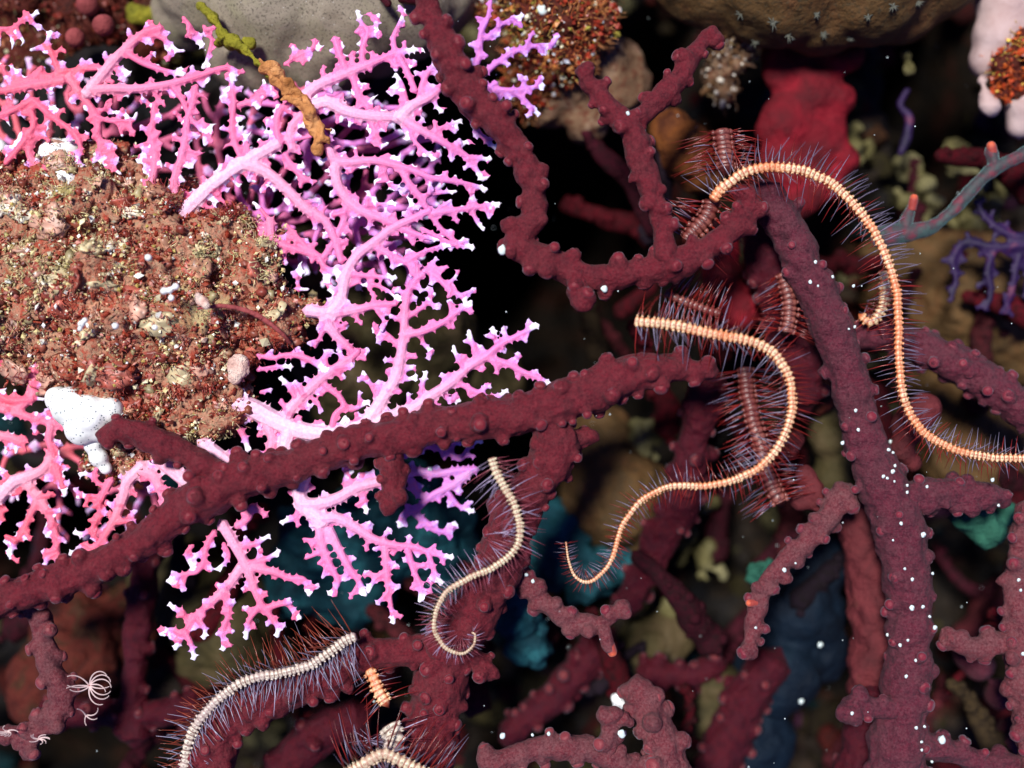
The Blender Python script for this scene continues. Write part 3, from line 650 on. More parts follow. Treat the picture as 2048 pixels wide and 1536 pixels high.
# deeper fan behind the first one
def back_fan(seeds, poly, base, y, label, mat, seed, n=900, infl=90, kill=17, group='pink branching hydrocorals'):
    N, par, nb = grow(seeds, poly, n, np.random.RandomState(seed), infl=infl, kill=kill, iters=90)
    fb = Fan(depthf(y, 0.3, seed)); 
    return build_fan('pink_hydrocoral', label, 'coral', fb, mat, base, 0, dict(N=N, par=par, base=nb, own=[0] * nb), seed=seed, voxel=0.03, group=group, tmin=6.0)
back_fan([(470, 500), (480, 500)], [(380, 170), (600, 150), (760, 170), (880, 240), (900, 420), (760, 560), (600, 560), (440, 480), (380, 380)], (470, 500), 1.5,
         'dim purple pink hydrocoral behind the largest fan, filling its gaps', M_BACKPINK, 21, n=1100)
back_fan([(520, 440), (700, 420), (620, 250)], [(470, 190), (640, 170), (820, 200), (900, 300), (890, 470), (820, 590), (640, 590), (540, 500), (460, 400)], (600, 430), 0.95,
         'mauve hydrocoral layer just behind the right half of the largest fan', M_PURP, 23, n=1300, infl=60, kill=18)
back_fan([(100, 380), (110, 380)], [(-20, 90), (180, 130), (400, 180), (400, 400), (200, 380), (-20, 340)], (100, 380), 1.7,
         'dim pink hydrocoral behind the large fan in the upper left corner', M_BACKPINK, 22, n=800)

# --- violet tinged sprays on the right of the upper red branch
f = Fan(depthf(0.5, 0.15, 5)); grp = []
add('a', 'B', "1290,440 1340,330 1350,200 1390,110 1410,0", 10, 5); add('a', 'B', "1380,230 1500,130 1605,90", 8, 5); add('a', 'B', "1330,440 1380,420 1470,350 1580,290 1700,265 1790,270", 10, 5)
add('a', 'B', "1620,270 1635,230 1660,180", 6, 4.5); add('a', 'B', "1360,110 1320,100", 5, 4.5)
add('b', 'B', "1330,480 1420,520 1550,530 1640,515 1725,500", 10, 5.5); add('b', 'B', "1610,515 1605,480 1620,445", 6, 4.5); add('b', 'B', "1550,540 1620,600 1660,650 1700,670", 8, 5); add('b', 'B', "1430,530 1450,600", 6, 5)
build_fan('pink_hydrocoral', 'lilac pink hydrocoral sprays reaching right past the upper red branch', 'coral', f, M_PURP, (940, 160), grp, twig=0.7, seed=5, group='pink branching hydrocorals')

# --- middle fan
f = Fan(depthf(0.05, 0.25, 7)); grp = []
add('a', 'D', "-150,1040 0,1070 100,1120 250,1190 400,1220 560,1220 700,1180 820,1130 900,1090", 27, 17, False)
add('a', 'D', "560,1220 700,1130 780,1010 850,900 880,780 900,650 910,480 940,360 1020,280", 20, 7)
add('a', 'D', "900,645 1020,620 1130,570 1210,510 1300,445", 11, 5.5); add('a', 'D', "1000,640 1020,700 1075,755", 7, 4.5); add('a', 'D', "920,540 1010,480 1085,400", 8, 4.5); add('a', 'D', "870,710 800,640 715,605", 8, 5)
add('a', 'D', "900,770 980,775", 6, 5); add('a', 'D', "870,800 780,790", 6, 5); add('a', 'D', "860,890 920,905 980,880", 7, 5); add('a', 'D', "750,1020 700,920 660,855", 7, 5)
add('b', 'D', "820,1130 950,1080 1060,1000 1180,920 1280,830 1380,770 1450,710 1560,650 1690,585", 17, 6); add('b', 'D', "1370,775 1500,810 1600,860 1700,900 1775,945", 10, 5.5)
add('b', 'D', "1340,790 1300,690 1280,615", 8, 5.5); add('b', 'D', "1250,840 1210,770 1190,705", 7, 5); add('b', 'D', "1450,710 1430,660 1420,595", 7, 5.5); add('b', 'D', "1000,1040 1010,930 1035,855", 9, 5)
add('b', 'D', "1150,930 1120,865", 7, 5); add('b', 'D', "1210,920 1300,965 1400,1010 1450,1010 1510,960", 8, 4.5); add('b', 'D', "1120,980 1160,1020 1235,1030", 7, 4.5); add('b', 'D', "1060,1020 1120,1100", 9, 7)
add('c', 'D', "190,1170 250,1060 330,980 430,890 540,810 600,770 640,730", 16, 8); add('c', 'D', "40,760 130,780 220,760 330,780 450,850", 5, 9, True); add('c', 'D', "40,850 150,830 250,830", 6, 5)
add('c', 'D', "270,1010 210,920 170,895", 8, 5); add('c', 'D', "440,940 520,1000 560,1060 600,1080 700,1030", 9, 6); add('c', 'D', "360,1010 400,1040 410,1105", 6, 4.5); add('c', 'D', "370,920 320,890", 6, 5)
add('c', 'D', "450,840 440,760 450,730", 7, 5); add('c', 'D', "500,840 610,825", 7, 5); add('c', 'D', "480,1190 500,1110 560,1060", 9, 8, False); add('c', 'D', "550,1210 550,1170", 7, 5); add('c', 'D', "60,980 130,960", 6, 5); add('c', 'D', "640,1050 640,970", 6, 4.5)
add('d', 'D', "80,1130 130,1240 120,1330 90,1400", 14, 10, False); add('d', 'D', "240,1190 210,1300 240,1400", 22, 14, False); add('d', 'C', "1180,1130 1290,1210 1420,1300 1520,1340", 20, 16, False)
add('d', 'C', "1400,1040 1440,1120 1450,1180", 9, 6); add('d', 'C', "1320,1250 1400,1270 1520,1260", 7, 6)
build_fan('pink_hydrocoral', 'pink hydrocoral fan in the middle, its thick pale trunk rising from the crusted clump', 'coral', f, M_PINK, (440, 830), grp, twig=0.9, seed=7, group='pink branching hydrocorals')

# --- lower middle fan
f = Fan(depthf(0.0, 0.2, 9)); grp = []
add('a', 'F', "265,120 240,200 260,270 320,320 350,370", 18, 18, False); add('a', 'F', "240,260 330,260 430,230 520,180 640,150", 17, 13, False); add('a', 'F', "350,330 430,330 520,380 600,430 700,460 800,470 880,500 985,520", 15, 5.5)
add('b', 'F', "340,360 340,430 380,540 425,640 380,700", 13, 5.5); add('b', 'F', "380,380 430,480 480,570 530,640 560,705", 13, 5.5); add('b', 'F', "525,650 480,720", 7, 5)
add('c', 'F', "650,440 660,560 670,680 695,840", 11, 5.5); add('c', 'F', "665,690 610,745", 6, 5); add('c', 'F', "650,590 600,630 570,690", 7, 5)
add('c', 'F', "760,470 790,580 825,660 820,735", 9, 5.5); add('c', 'F', "860,495 890,580 925,655", 8, 5); add('a', 'F', "575,420 560,490", 7, 5); add('b', 'F', "330,440 255,430", 7, 5); add('b', 'F', "350,490 265,525", 7, 5); add('b', 'F', "370,560 350,620", 6, 5)
add('a', 'F', "240,280 210,330 145,350", 8, 5); add('a', 'F', "480,200 460,140 500,100", 9, 5); add('a', 'F', "590,160 560,105", 8, 5); add('a', 'F', "545,180 565,310", 8, 5)
build_fan('pink_hydrocoral', 'bright pink hydrocoral hanging below the diagonal red branch, fanning down and right', 'coral', f, M_PINK, (605, 960), grp, twig=0.7, seed=9, group='pink branching hydrocorals')

f = Fan(depthf(0.6, 0.2, 10)); grp = []
add('a', 'F', "700,140 800,105 900,115 1000,100 1100,95", 12, 9); add('a', 'F', "1060,110 980,170 880,220 800,290 740,310 720,375", 12, 6)
add('b', 'F', "790,300 850,350 900,390 975,390 990,345", 11, 5); add('b', 'F', "945,190 1010,270 1085,300", 8, 5); add('b', 'F', "770,130 800,200 860,235", 10, 10)
add('c', 'D', "1030,1290 1150,1320 1230,1370 1290,1290 1360,1245", 9, 6); add('c', 'D', "1185,1330 1180,1265", 6, 5); add('c', 'D', "900,1360 960,1290 1040,1290", 9, 9, False)
build_fan('pink_hydrocoral', 'violet pink hydrocoral sprig in front of the teal sponge, left of the curling thin arm', 'coral', f, M_PURP, (960, 940), grp, twig=0.7, seed=11, group='pink branching hydrocorals')

# --- lowest sprig
f = Fan(depthf(-0.1, 0.2, 12)); grp = []
add('a', 'E', "1070,350 1130,450 1190,560 1220,640 1250,720 1290,780 1340,850 1340,905", 15, 5.5); add('a', 'E', "1220,565 1330,590 1400,620 1470,625 1495,705", 11, 5.5); add('a', 'E', "1190,550 1280,530 1355,485", 9, 5)
add('a', 'E', "1280,765 1380,740 1420,780 1455,815", 9, 5.5); add('a', 'E', "1250,760 1200,830 1190,915", 8, 5.5); add('a', 'E', "1160,470 1240,450 1305,410", 8, 5)
add('b', 'E', "1170,560 1100,660 1020,740 940,810 890,890 845,965", 14, 5.5); add('b', 'E', "1080,690 1110,780 1080,860 1080,970", 9, 5.5); add('b', 'E', "890,870 925,940 940,1015", 8, 5)
add('b', 'E', "915,830 880,775 840,770 820,735", 7, 4.5); add('b', 'E', "880,890 825,865 775,895", 7, 4.5); add('b', 'E', "950,810 990,860 985,915", 7, 5)
add('c', 'E', "1040,390 1000,460 985,540 950,590 890,600 805,635", 8, 5); add('c', 'E', "900,600 880,685", 6, 5); add('c', 'E', "935,460 900,500 930,570", 6, 5); add('c', 'E', "1080,450 1105,520 1045,580", 7, 4.5); add('c', 'E', "1140,370 1200,330 1220,270 1290,320", 10, 7)
build_fan('pink_hydrocoral', 'lowest pink hydrocoral sprig hanging below the left part of the red branch', 'coral', f, M_PINK, (450, 1045), grp, twig=0.6, seed=13, group='pink branching hydrocorals')

# --- lower left fans
f = Fan(depthf(0.35, 0.2, 14)); grp = []
add('a', 'E', "-30,260 60,160 130,130 200,100 250,40", 19, 12, False); add('a', 'E', "120,150 190,230 240,310 270,400 280,500 300,600", 14, 5.5); add('a', 'E', "275,500 230,530 210,590", 7, 5.5)
add('a', 'E', "190,240 150,310 110,400 60,470 45,515", 11, 5.5); add('a', 'E', "240,10 270,100 290,160 320,215", 11, 6); add('a', 'E', "110,150 80,210", 8, 5.5); add('a', 'E', "0,230 10,330", 9, 7)
add('b', 'C', "-30,920 120,960 280,1010 420,1040 520,1080", 11, 8); add('b', 'C', "290,620 200,720 190,850 110,930", 12, 10, False); add('b', 'C', "300,1020 290,1120 330,1250 370,1400", 11, 7); add('b', 'C', "60,470 30,560 -10,660", 10, 9)
add('b', 'C', "200,870 150,880 60,880 -20,850", 9, 8); add('b', 'C', "-20,1080 80,1100 130,1130", 12, 10, False)
xy = []; own = []
for b, g in zip(f.br, grp):
    for p in b[0]: xy.append(tuple(p)); own.append(g)
N, par, nb = grow(xy, [(-20, 700), (100, 700), (150, 860), (140, 1000), (60, 1100), (-20, 1080)], 420, np.random.RandomState(5), infl=60, kill=17)
build_fan('pink_hydrocoral', 'pink hydrocoral fan at the left edge below the crusted clump', 'coral', f, M_PINK, (20, 960), grp, dict(N=N, par=par, base=nb, own=own), twig=0.8, seed=15, group='pink branching hydrocorals')
f = Fan(depthf(0.2, 0.2, 16)); grp = []
add('a', 'E', "700,70 620,150 600,220 570,300 530,380 480,450 400,550", 17, 7); add('a', 'E', "450,490 390,485 335,505", 8, 5.5); add('a', 'E', "400,480 370,470", 6, 5); add('a', 'E', "570,350 640,345 665,410", 8, 5)
add('a', 'E', "660,100 740,120 790,230 820,375", 14, 10, False); add('a', 'E', "770,50 860,120 960,190 1010,240", 15, 22, False); add('a', 'E', "780,230 850,290 950,310", 8, 9, False); add('a', 'E', "800,260 760,320 730,380", 8, 6)
add('b', 'E', "540,140 490,240 480,330 420,400 355,400", 10, 5.5); add('b', 'E', "490,230 430,220 370,230", 7, 5); add('b', 'E', "490,170 430,120 380,115", 7, 5)
build_fan('pink_hydrocoral', 'pale pink hydrocoral branch arching down beside the white sponge, below the clump', 'coral', f, M_PINK, (290, 930), grp, twig=0.8, seed=17, group='pink branching hydrocorals')
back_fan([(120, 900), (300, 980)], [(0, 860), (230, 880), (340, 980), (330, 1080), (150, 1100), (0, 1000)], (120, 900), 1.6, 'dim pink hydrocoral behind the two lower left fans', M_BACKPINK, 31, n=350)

# ------------------------------------------------------------------ red knobbly gorgonians
def lathe(prof, n=12):
    V = []; Q = []
    for (r, z) in prof:
        for k in range(n): V.append((r * math.cos(2 * math.pi * k / n), r * math.sin(2 * math.pi * k / n), z))
    m = len(prof)
    for i in range(m - 1):
        for k in range(n): Q.append((i * n + k, i * n + (k + 1) % n, (i + 1) * n + (k + 1) % n, (i + 1) * n + k))
    V.append((0, 0, prof[-1][1])); T = [((m - 1) * n + k, (m - 1) * n + (k + 1) % n, len(V) - 1) for k in range(n)]
    return np.array(V), np.array(Q), np.array(T)
def polyp_meshes(mat):
    out = []
    for prof in ([(.7, -.3), (.95, .0), (1.0, .3), (.93, .62), (.74, .92), (.40, 1.05), (.18, 1.0)],
                 [(.7, -.3), (1.0, -.05), (1.03, .25), (.9, .55), (.62, .76), (.3, .84), (.12, .80)],
                 [(.6, -.3), (.9, .0), (.94, .5), (.84, .85), (.66, 1.1), (.40, 1.24), (.15, 1.2)],
                 [(.7, -.3), (1.02, .0), (.98, .4), (.76, .7), (.42, .74), (.16, .64)]):
        V, Q, T = lathe(prof); 
        V[:, :2] *= (1 + 0.10 * vnoise(V * 1.7 + len(out) * 9, 3))[:, None]; V[:, 2] += 0.08 * vnoise(V * 1.5 + 5, 4)
        mb = MB(); mb.add(V, Q, T); me = mb.mesh('polyp'); me.materials.append(mat); out.append(me)
    return out
mb = MB(); V, Q, T = lathe([(1.0, -1.6), (1.02, -.8), (1.06, -.2), (.98, .3), (.78, .7), (.45, .92), (.15, .95)]); mb.add(V, Q, T); TIPM = mb.mesh('polyp'); TIPM.materials.append(M_ORANGE)
PM = {id(m): polyp_meshes(m) for m in (M_POL, M_POLB, M_POLC, M_POLP, M_ORANGE)}

def red_coral(label, branches, mat, pmat, base, group='red knobbly gorgonian corals', spacing=17, psize=(9, 16.5), seed=0, voxel=0.036, amp=0.05, tips=()):
    """branches: list of (points [(px,py,y,r)...], polyp density)"""
    rng = np.random.RandomState(seed + 100)
    root = thing('red_gorgonian', W(*base), label, 'coral', group)
    pol = []
    for bi, (B, dens) in enumerate(branches):
        A = np.array([[*W(p[0], p[1], p[2]), p[3] * S(p[2])] for p in B])
        C = catmull(A, 0.08); P, R = C[:, :3].copy(), C[:, 3].copy()
        P[:, 0] += 0.05 * vnoise(P * 2.0, seed + bi); P[:, 2] += 0.05 * vnoise(P * 2.0 + 9, seed + bi)
        R = R * (1 + 0.09 * vnoise(P * 2.6, seed + 5)) * 0.93
        mb = MB(); tube(mb, P, R, 14)
        T, N_, B_ = frames(P); L = np.concatenate([[0], np.cumsum(np.linalg.norm(np.diff(P, axis=0), axis=1))])
        s = 0.05 if dens > 0 else 1e9
        npol = len(pol)
        while s < L[-1]:
            i = min(np.searchsorted(L, s), len(P) - 1)
            for q in range(max(1, int(round(R[i] / 0.20)))):
                a = rng.uniform(-2.1, 2.1) if q else rng.choice([-1, 1]) * rng.uniform(0.7, 1.9)
                dr = math.cos(a) * N_[i] + math.sin(a) * B_[i] + T[i] * rng.uniform(-.35, .35)
                dr /= np.linalg.norm(dr)
                pos = P[i] + dr * R[i] * 0.90 + T[i] * rng.uniform(-.1, .1)
                r = rng.uniform(*psize) * 0.01
                if all(np.linalg.norm(pos - p0) > (r + r0) * 1.05 for p0, r0 in pol[-60:]):
                    pol.append((pos, r)); h = r * rng.uniform(.75, 1.25)
                    tube(mb, np.array([pos - dr * min(R[i], r * 1.5), pos - dr * r * .2, pos + dr * h * .70]), np.array([1.45, 1.22, 1.0]) * r, 12)
                    o = bpy.data.objects.new('polyp', PM[id(pmat)][rng.randint(4)]); COL.objects.link(o); o.parent = root
                    q_ = Vector(dr).to_track_quat('Z', 'Y')
                    o.matrix_basis = Matrix.Translation(Vector(pos + dr * (h * .50) - np.array(root.location))) @ q_.to_matrix().to_4x4() @ Matrix.Diagonal((r * .86, r * .86, h * .80, 1))
            s += spacing * 0.01 / dens * rng.uniform(.6, 1.4)
        me = remesh(mb.mesh('b'), voxel, 2); V = co(me); Nn = nor(me)
        V += Nn * (amp * fbm(V, 3.2, 3, seed + bi))[:, None]
        set_co(me, recenter(V, root)); link('branch', me, mat, root)
    for (px, py, y, r, dx, dz) in tips:          # orange tipped polyps
        pos = W(px, py, y); dr = Vector((dx, -0.3, dz)).normalized()
        o = bpy.data.objects.new('polyp', TIPM); COL.objects.link(o); o.parent = root; o['label'] = 'bright orange polyp'
        o.matrix_basis = Matrix.Translation(Vector(pos - np.array(root.location))) @ dr.to_track_quat('Z', 'Y').to_matrix().to_4x4() @ Matrix.Diagonal((r * .01, r * .01, r * .011, 1))
    return root
def Z(s, y):    # "x,y,r x,y,r" in photo px at one depth (y may be (y0, y1))
    L = [tuple(float(c) for c in a.split(',')) for a in s.split()]
    y0, y1 = y if isinstance(y, tuple) else (y, y)
    return [(a[0], a[1], y0 + (y1 - y0) * k / max(1, len(L) - 1), a[2]) for k, a in enumerate(L)]

red_coral('red knobbly coral winding down from the top edge, with a tall forked side branch', [
    (Z("835,-60,26 862,20,27 885,80,31 915,150,36 960,210,36 1010,258,32 1045,312,28 1065,370,27 1066,430,27 1040,487,33 1090,520,32 1150,545,30 1200,556,28 1270,545,27 1340,530,34 1400,505,30 1450,470,28 1490,430,30 1500,392,24", (-0.7, -0.3)), 1.0),
    (Z("1335,530,28 1318,450,22 1302,380,24 1282,310,28 1262,258,30 1228,222,24 1200,190,22 1168,155,18", (-0.45, -0.5)), 0.9),
    (Z("1262,250,24 1310,212,21 1350,165,23 1380,115,21 1412,76,15", (-0.5, 0.1)), 0.6),
    (Z("1160,545,24 1155,585,24 1168,603,17", (-0.5, -0.6)), 1.3)],
    M_RED, M_POL, (880, 0, -0.6), seed=1)
red_coral('long red knobbly coral crossing diagonally from lower left to centre, thick branches hanging below', [
    (Z("-60,1225,38 60,1182,37 160,1148,38 260,1095,36 350,1035,40 430,985,46 500,955,42 600,925,36 700,892,37 800,867,38 900,848,40 1000,836,42 1080,820,46 1160,790,46 1240,757,46 1310,738,38 1380,738,24 1430,742,14", (-0.5, -0.5)), 0.95),
    (Z("205,872,18 240,862,26 283,872,30 342,892,27 403,928,30 446,972,34", (-0.4, -0.5)), 0.9),
    (Z("1095,830,50 1112,900,48 1075,960,46 1040,1020,50 1010,1090,50 990,1150,52 960,1210,50 925,1262,52 880,1300,52", (-0.4, 0.35)), 0.9),
    (Z("900,1290,58 885,1360,58 868,1430,58 850,1560,62", (0.35, 0.7)), 0.8),
    (Z("880,1300,42 800,1305,34 730,1312,36 670,1345,40 600,1375,44 520,1405,46 450,1450,48 405,1560,52", (0.35, 0.3)), 0.8),
    (Z("785,905,25 786,950,25 782,990,25 774,1018,20", (-0.4, -0.5)), 1.0),
    (Z("930,1300,30 965,1335,22 990,1352,15", (0.3, 0.2)), 1.2),
    (Z("1110,900,40 1150,880,24 1190,870,16", (-0.3, -0.1)), 0.9)],
    M_RED, M_POL, (430, 985, -0.5), seed=2)
red_coral('thick mauve red coral trunk running down the right side, flecked with white sediment', [
    (Z("1532,380,38 1578,470,42 1618,560,42 1658,640,44 1688,720,43 1708,800,42 1728,880,44 1755,950,52 1785,1010,60 1800,1080,54 1812,1150,50 1820,1230,48 1820,1300,48 1812,1380,52 1800,1450,58 1790,1570,68", (0.4, 0.5)), 0.28),
    (Z("1790,1000,44 1850,990,36 1920,986,32 1985,992,26 2012,1005,15", (0.4, 0.5)), 0.9),
    (Z("1795,1420,28 1745,1415,22 1705,1412,22 1688,1432,16", (0.3, 0.1)), 1.0),
    (Z("1830,1480,34 1900,1500,26 1970,1522,24 2060,1535,24", (0.4, 0.5)), 0.8)],
    M_REDB, M_POLB, (1790, 1530, 0.5), seed=3)
red_coral('grey mauve branch with tall knobs stretching to the right edge beside the long spiny arm', [
    (Z("1690,662,30 1760,672,32 1820,690,34 1880,715,37 1930,735,40 1990,778,42 2080,835,44", (1.3, 0.9)), 0.8)], M_REDB, M_POLB, (1700, 665, 1.2), seed=4)
red_coral('thin knobbly branch hanging left of the tall trunk', [
    (Z("1690,980,28 1655,1040,25 1620,1080,23 1582,1110,22 1548,1150,20 1522,1190,19 1506,1240,19 1500,1280,17 1510,1308,13", (0.6, 0.3)), 1.5)], M_PALE, M_POLB, (1680, 990, 0.5), seed=5, tips=[(1500, 1206, .25, 8, -1, 0)])
red_coral('small knobbly coral with two orange finger tips in the lower centre', [
    (Z("1000,1110,32 1050,1165,22 1090,1212,19 1140,1238,19 1178,1250,17 1205,1248,18 1225,1228,14 1243,1216,11", (0.4, 0.2)), 1.3),
    (Z("1203,1252,17 1215,1285,12 1226,1308,10", (0.2, 0.1)), 0.0)], M_PALE, M_POLB, (1020, 1130, 0.4), seed=6,
    tips=[(1239, 1219, 0.2, 10.5, .5, .3), (1224, 1303, 0.1, 10, .3, -1)])
red_coral('pinkish knobbly coral along the bottom edge right of centre', [
    (Z("975,1530,26 1050,1503,25 1130,1495,25 1200,1508,24 1290,1550,26", (-0.2, 0.1)), 1.1),
    (Z("1215,1505,22 1214,1455,20 1204,1420,17", (0, -0.1)), 0.9), (Z("1214,1462,16 1242,1440,15", (0, -0.1)), 0.7)], M_PALE, M_POLP, (1130, 1530, 0), seed=7)
red_coral('pale rose coral with swollen knobs at the bottom centre', [
    (Z("1280,1370,32 1290,1415,36 1318,1465,38 1350,1560,44", (0.5, 0.2)), 1.2)], M_PALE, M_POLP, (1340, 1530, 0.3), seed=8, psize=(14, 21))
red_coral('mauve branch with feathery white feelers at the lower left', [
    (Z("60,1195,28 85,1250,22 96,1320,25 122,1380,28 112,1430,23 64,1478,22 48,1512,16", (0.2, 0.0)), 1.1), (Z("64,1480,18 20,1465,14 -20,1470,12", (0, 0.1)), 0.8)], M_PALE, M_POLP, (70, 1200, 0.2), seed=9)
red_coral('knobbly rose coral running along the right edge in the lower corner', [
    (Z("2062,1020,30 2042,1100,27 2030,1180,29 2036,1280,32 2052,1380,34 2070,1560,34", (0.5, 0.3)), 1.0),
    (Z("2032,1270,24 1985,1292,22 1930,1292,22 1885,1262,13", (0.4, 0.4)), 1.2)], M_PALE, M_POLB, (2050, 1200, 0.4), seed=10)
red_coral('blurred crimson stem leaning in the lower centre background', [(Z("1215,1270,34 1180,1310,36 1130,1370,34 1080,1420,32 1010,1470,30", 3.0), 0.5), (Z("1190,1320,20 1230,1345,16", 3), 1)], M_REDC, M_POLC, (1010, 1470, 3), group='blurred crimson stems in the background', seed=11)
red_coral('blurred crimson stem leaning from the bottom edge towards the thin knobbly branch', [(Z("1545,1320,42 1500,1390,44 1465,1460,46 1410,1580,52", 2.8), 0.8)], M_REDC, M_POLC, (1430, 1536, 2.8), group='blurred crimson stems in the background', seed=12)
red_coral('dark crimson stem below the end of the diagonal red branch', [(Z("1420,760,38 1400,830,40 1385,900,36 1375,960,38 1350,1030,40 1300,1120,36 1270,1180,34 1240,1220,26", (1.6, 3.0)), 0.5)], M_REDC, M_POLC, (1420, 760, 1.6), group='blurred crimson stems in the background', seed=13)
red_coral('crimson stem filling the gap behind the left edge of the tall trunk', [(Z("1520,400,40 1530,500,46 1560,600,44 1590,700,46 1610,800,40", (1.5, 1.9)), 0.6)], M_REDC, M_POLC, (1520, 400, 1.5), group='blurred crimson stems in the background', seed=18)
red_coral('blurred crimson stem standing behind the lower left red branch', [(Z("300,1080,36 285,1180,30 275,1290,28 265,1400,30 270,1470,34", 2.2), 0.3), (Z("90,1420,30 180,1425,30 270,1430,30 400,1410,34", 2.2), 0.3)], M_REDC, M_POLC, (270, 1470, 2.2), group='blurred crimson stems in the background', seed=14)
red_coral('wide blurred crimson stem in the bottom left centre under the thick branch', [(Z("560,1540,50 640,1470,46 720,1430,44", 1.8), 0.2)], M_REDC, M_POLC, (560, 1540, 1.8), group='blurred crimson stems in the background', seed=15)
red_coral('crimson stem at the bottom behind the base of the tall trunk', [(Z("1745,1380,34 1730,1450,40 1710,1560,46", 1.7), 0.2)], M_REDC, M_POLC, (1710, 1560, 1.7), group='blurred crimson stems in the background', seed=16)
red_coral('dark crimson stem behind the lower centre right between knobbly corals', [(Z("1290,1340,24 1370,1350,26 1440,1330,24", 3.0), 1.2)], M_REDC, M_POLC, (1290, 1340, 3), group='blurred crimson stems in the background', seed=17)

# rose lobes beside the trunk
lump('rose_lobe', [(1850, 815, 1.0, 36), (1820, 850, 1.0, 40), (1800, 900, 1.1, 30), (1825, 925, 1.1, 22)], M_LOBE, 'pleated rose pink lobe right of the tall trunk behind the long arm', 'soft coral', amp=0.04)
lump('rose_lobe', [(1610, 950, 1.0, 24), (1625, 980, 1.0, 28), (1600, 1000, 1.1, 24), (1640, 1010, 1.0, 20)], M_LOBE, 'pleated rose lobe left of the tall trunk at mid height', 'soft coral', amp=0.04)
lump('rose_lobe', [(1590, 880, 1.2, 24), (1580, 905, 1.2, 18)], M_LOBE, 'small rose lobe tucked behind the bend of the looping arm', 'soft coral', amp=0.03)

# grey twig on the right, violet twigs
def simple_branch(name, label, cat, brs, mat, base, voxel=0.04, amp=.03, seed=0, group=None, smooth=2, parts=True):
    root = thing(name, W(*base), label, cat, group)
    for k, B in enumerate(brs):
        A = np.array([[*W(p[0], p[1], p[2]), p[3] * S(p[2])] for p in B]); C = catmull(A, .08)
        mb = MB(); tube(mb, C[:, :3], C[:, 3], 10); me = remesh(mb.mesh('b'), voxel, smooth); V = co(me); Nn = nor(me)
        V += Nn * (amp * fbm(V, 3.0, 3, seed + k))[:, None]; set_co(me, recenter(V, root)); link('branch', me, mat, root)
    return root
r_ = simple_branch('grey_coral_twig', 'smooth grey green coral twig sloping up to the right edge', 'coral', [Z("1760,478,26 1810,466,20 1870,450,15 1920,405,13 1970,352,14 2020,322,15 2080,296,17", (1.2, 0.9)), Z("1805,465,18 1818,425,12 1828,400,9", (1.2, 1.1)), Z("1990,335,14 1985,312,14 1978,300,12", 1.0)], M_TWIG, (1780, 475, 1.2))
for (px, py, y, r, dx, dz) in [(1827, 400, 1.05, 9, .1, 1), (1983, 296, .95, 10, -.3, 1)]:
    o = bpy.data.objects.new('polyp', TIPM); COL.objects.link(o); o.parent = r_
    o.matrix_basis = Matrix.Translation(Vector(W(px, py, y) - np.array(r_.location))) @ Vector((dx, -.3, dz)).normalized().to_track_quat('Z', 'Y').to_matrix().to_4x4() @ Matrix.Diagonal((r * .01, r * .01, r * .014, 1))
simple_branch('salmon_sponge', 'salmon red sponge column beside the left side of the tall trunk', 'sponge', [Z("1700,1000,44 1725,1060,50 1738,1130,48 1748,1200,52 1752,1270,50 1745,1340,50 1735,1390,40", 2.0)], M_LOBE, (1745, 1360, 2.0), amp=.08, voxel=.07)
f = Fan(depthf(2.2, 0.2, 33)); grp = []
for p_, a_, b_ in (("2080,480 2020,470 1975,440 1950,400", 16, 6), ("2060,490 1990,495 1930,485 1905,520 1912,560 1900,605", 14, 6), ("1990,492 1975,540 1982,585 1970,622", 12, 6), ("2045,485 2030,540 2022,590 2000,628", 12, 6), ("2075,500 2055,560 2050,600", 11, 6)): add('a', 'P', p_, a_, b_, False)
build_fan('violet_coral', 'dark violet branching coral hanging at the right edge', 'coral', f, M_VIOLET, (2060, 480), grp, twig=1.0, seed=33, voxel=.035)
simple_branch('magenta_twig', 'dim magenta twig in the dark gap at the upper right', 'coral', [Z("1815,180,7 1800,210,8 1818,235,9 1812,275,10 1800,310,6", 3)], M_VIOLET, (1815, 180, 3))

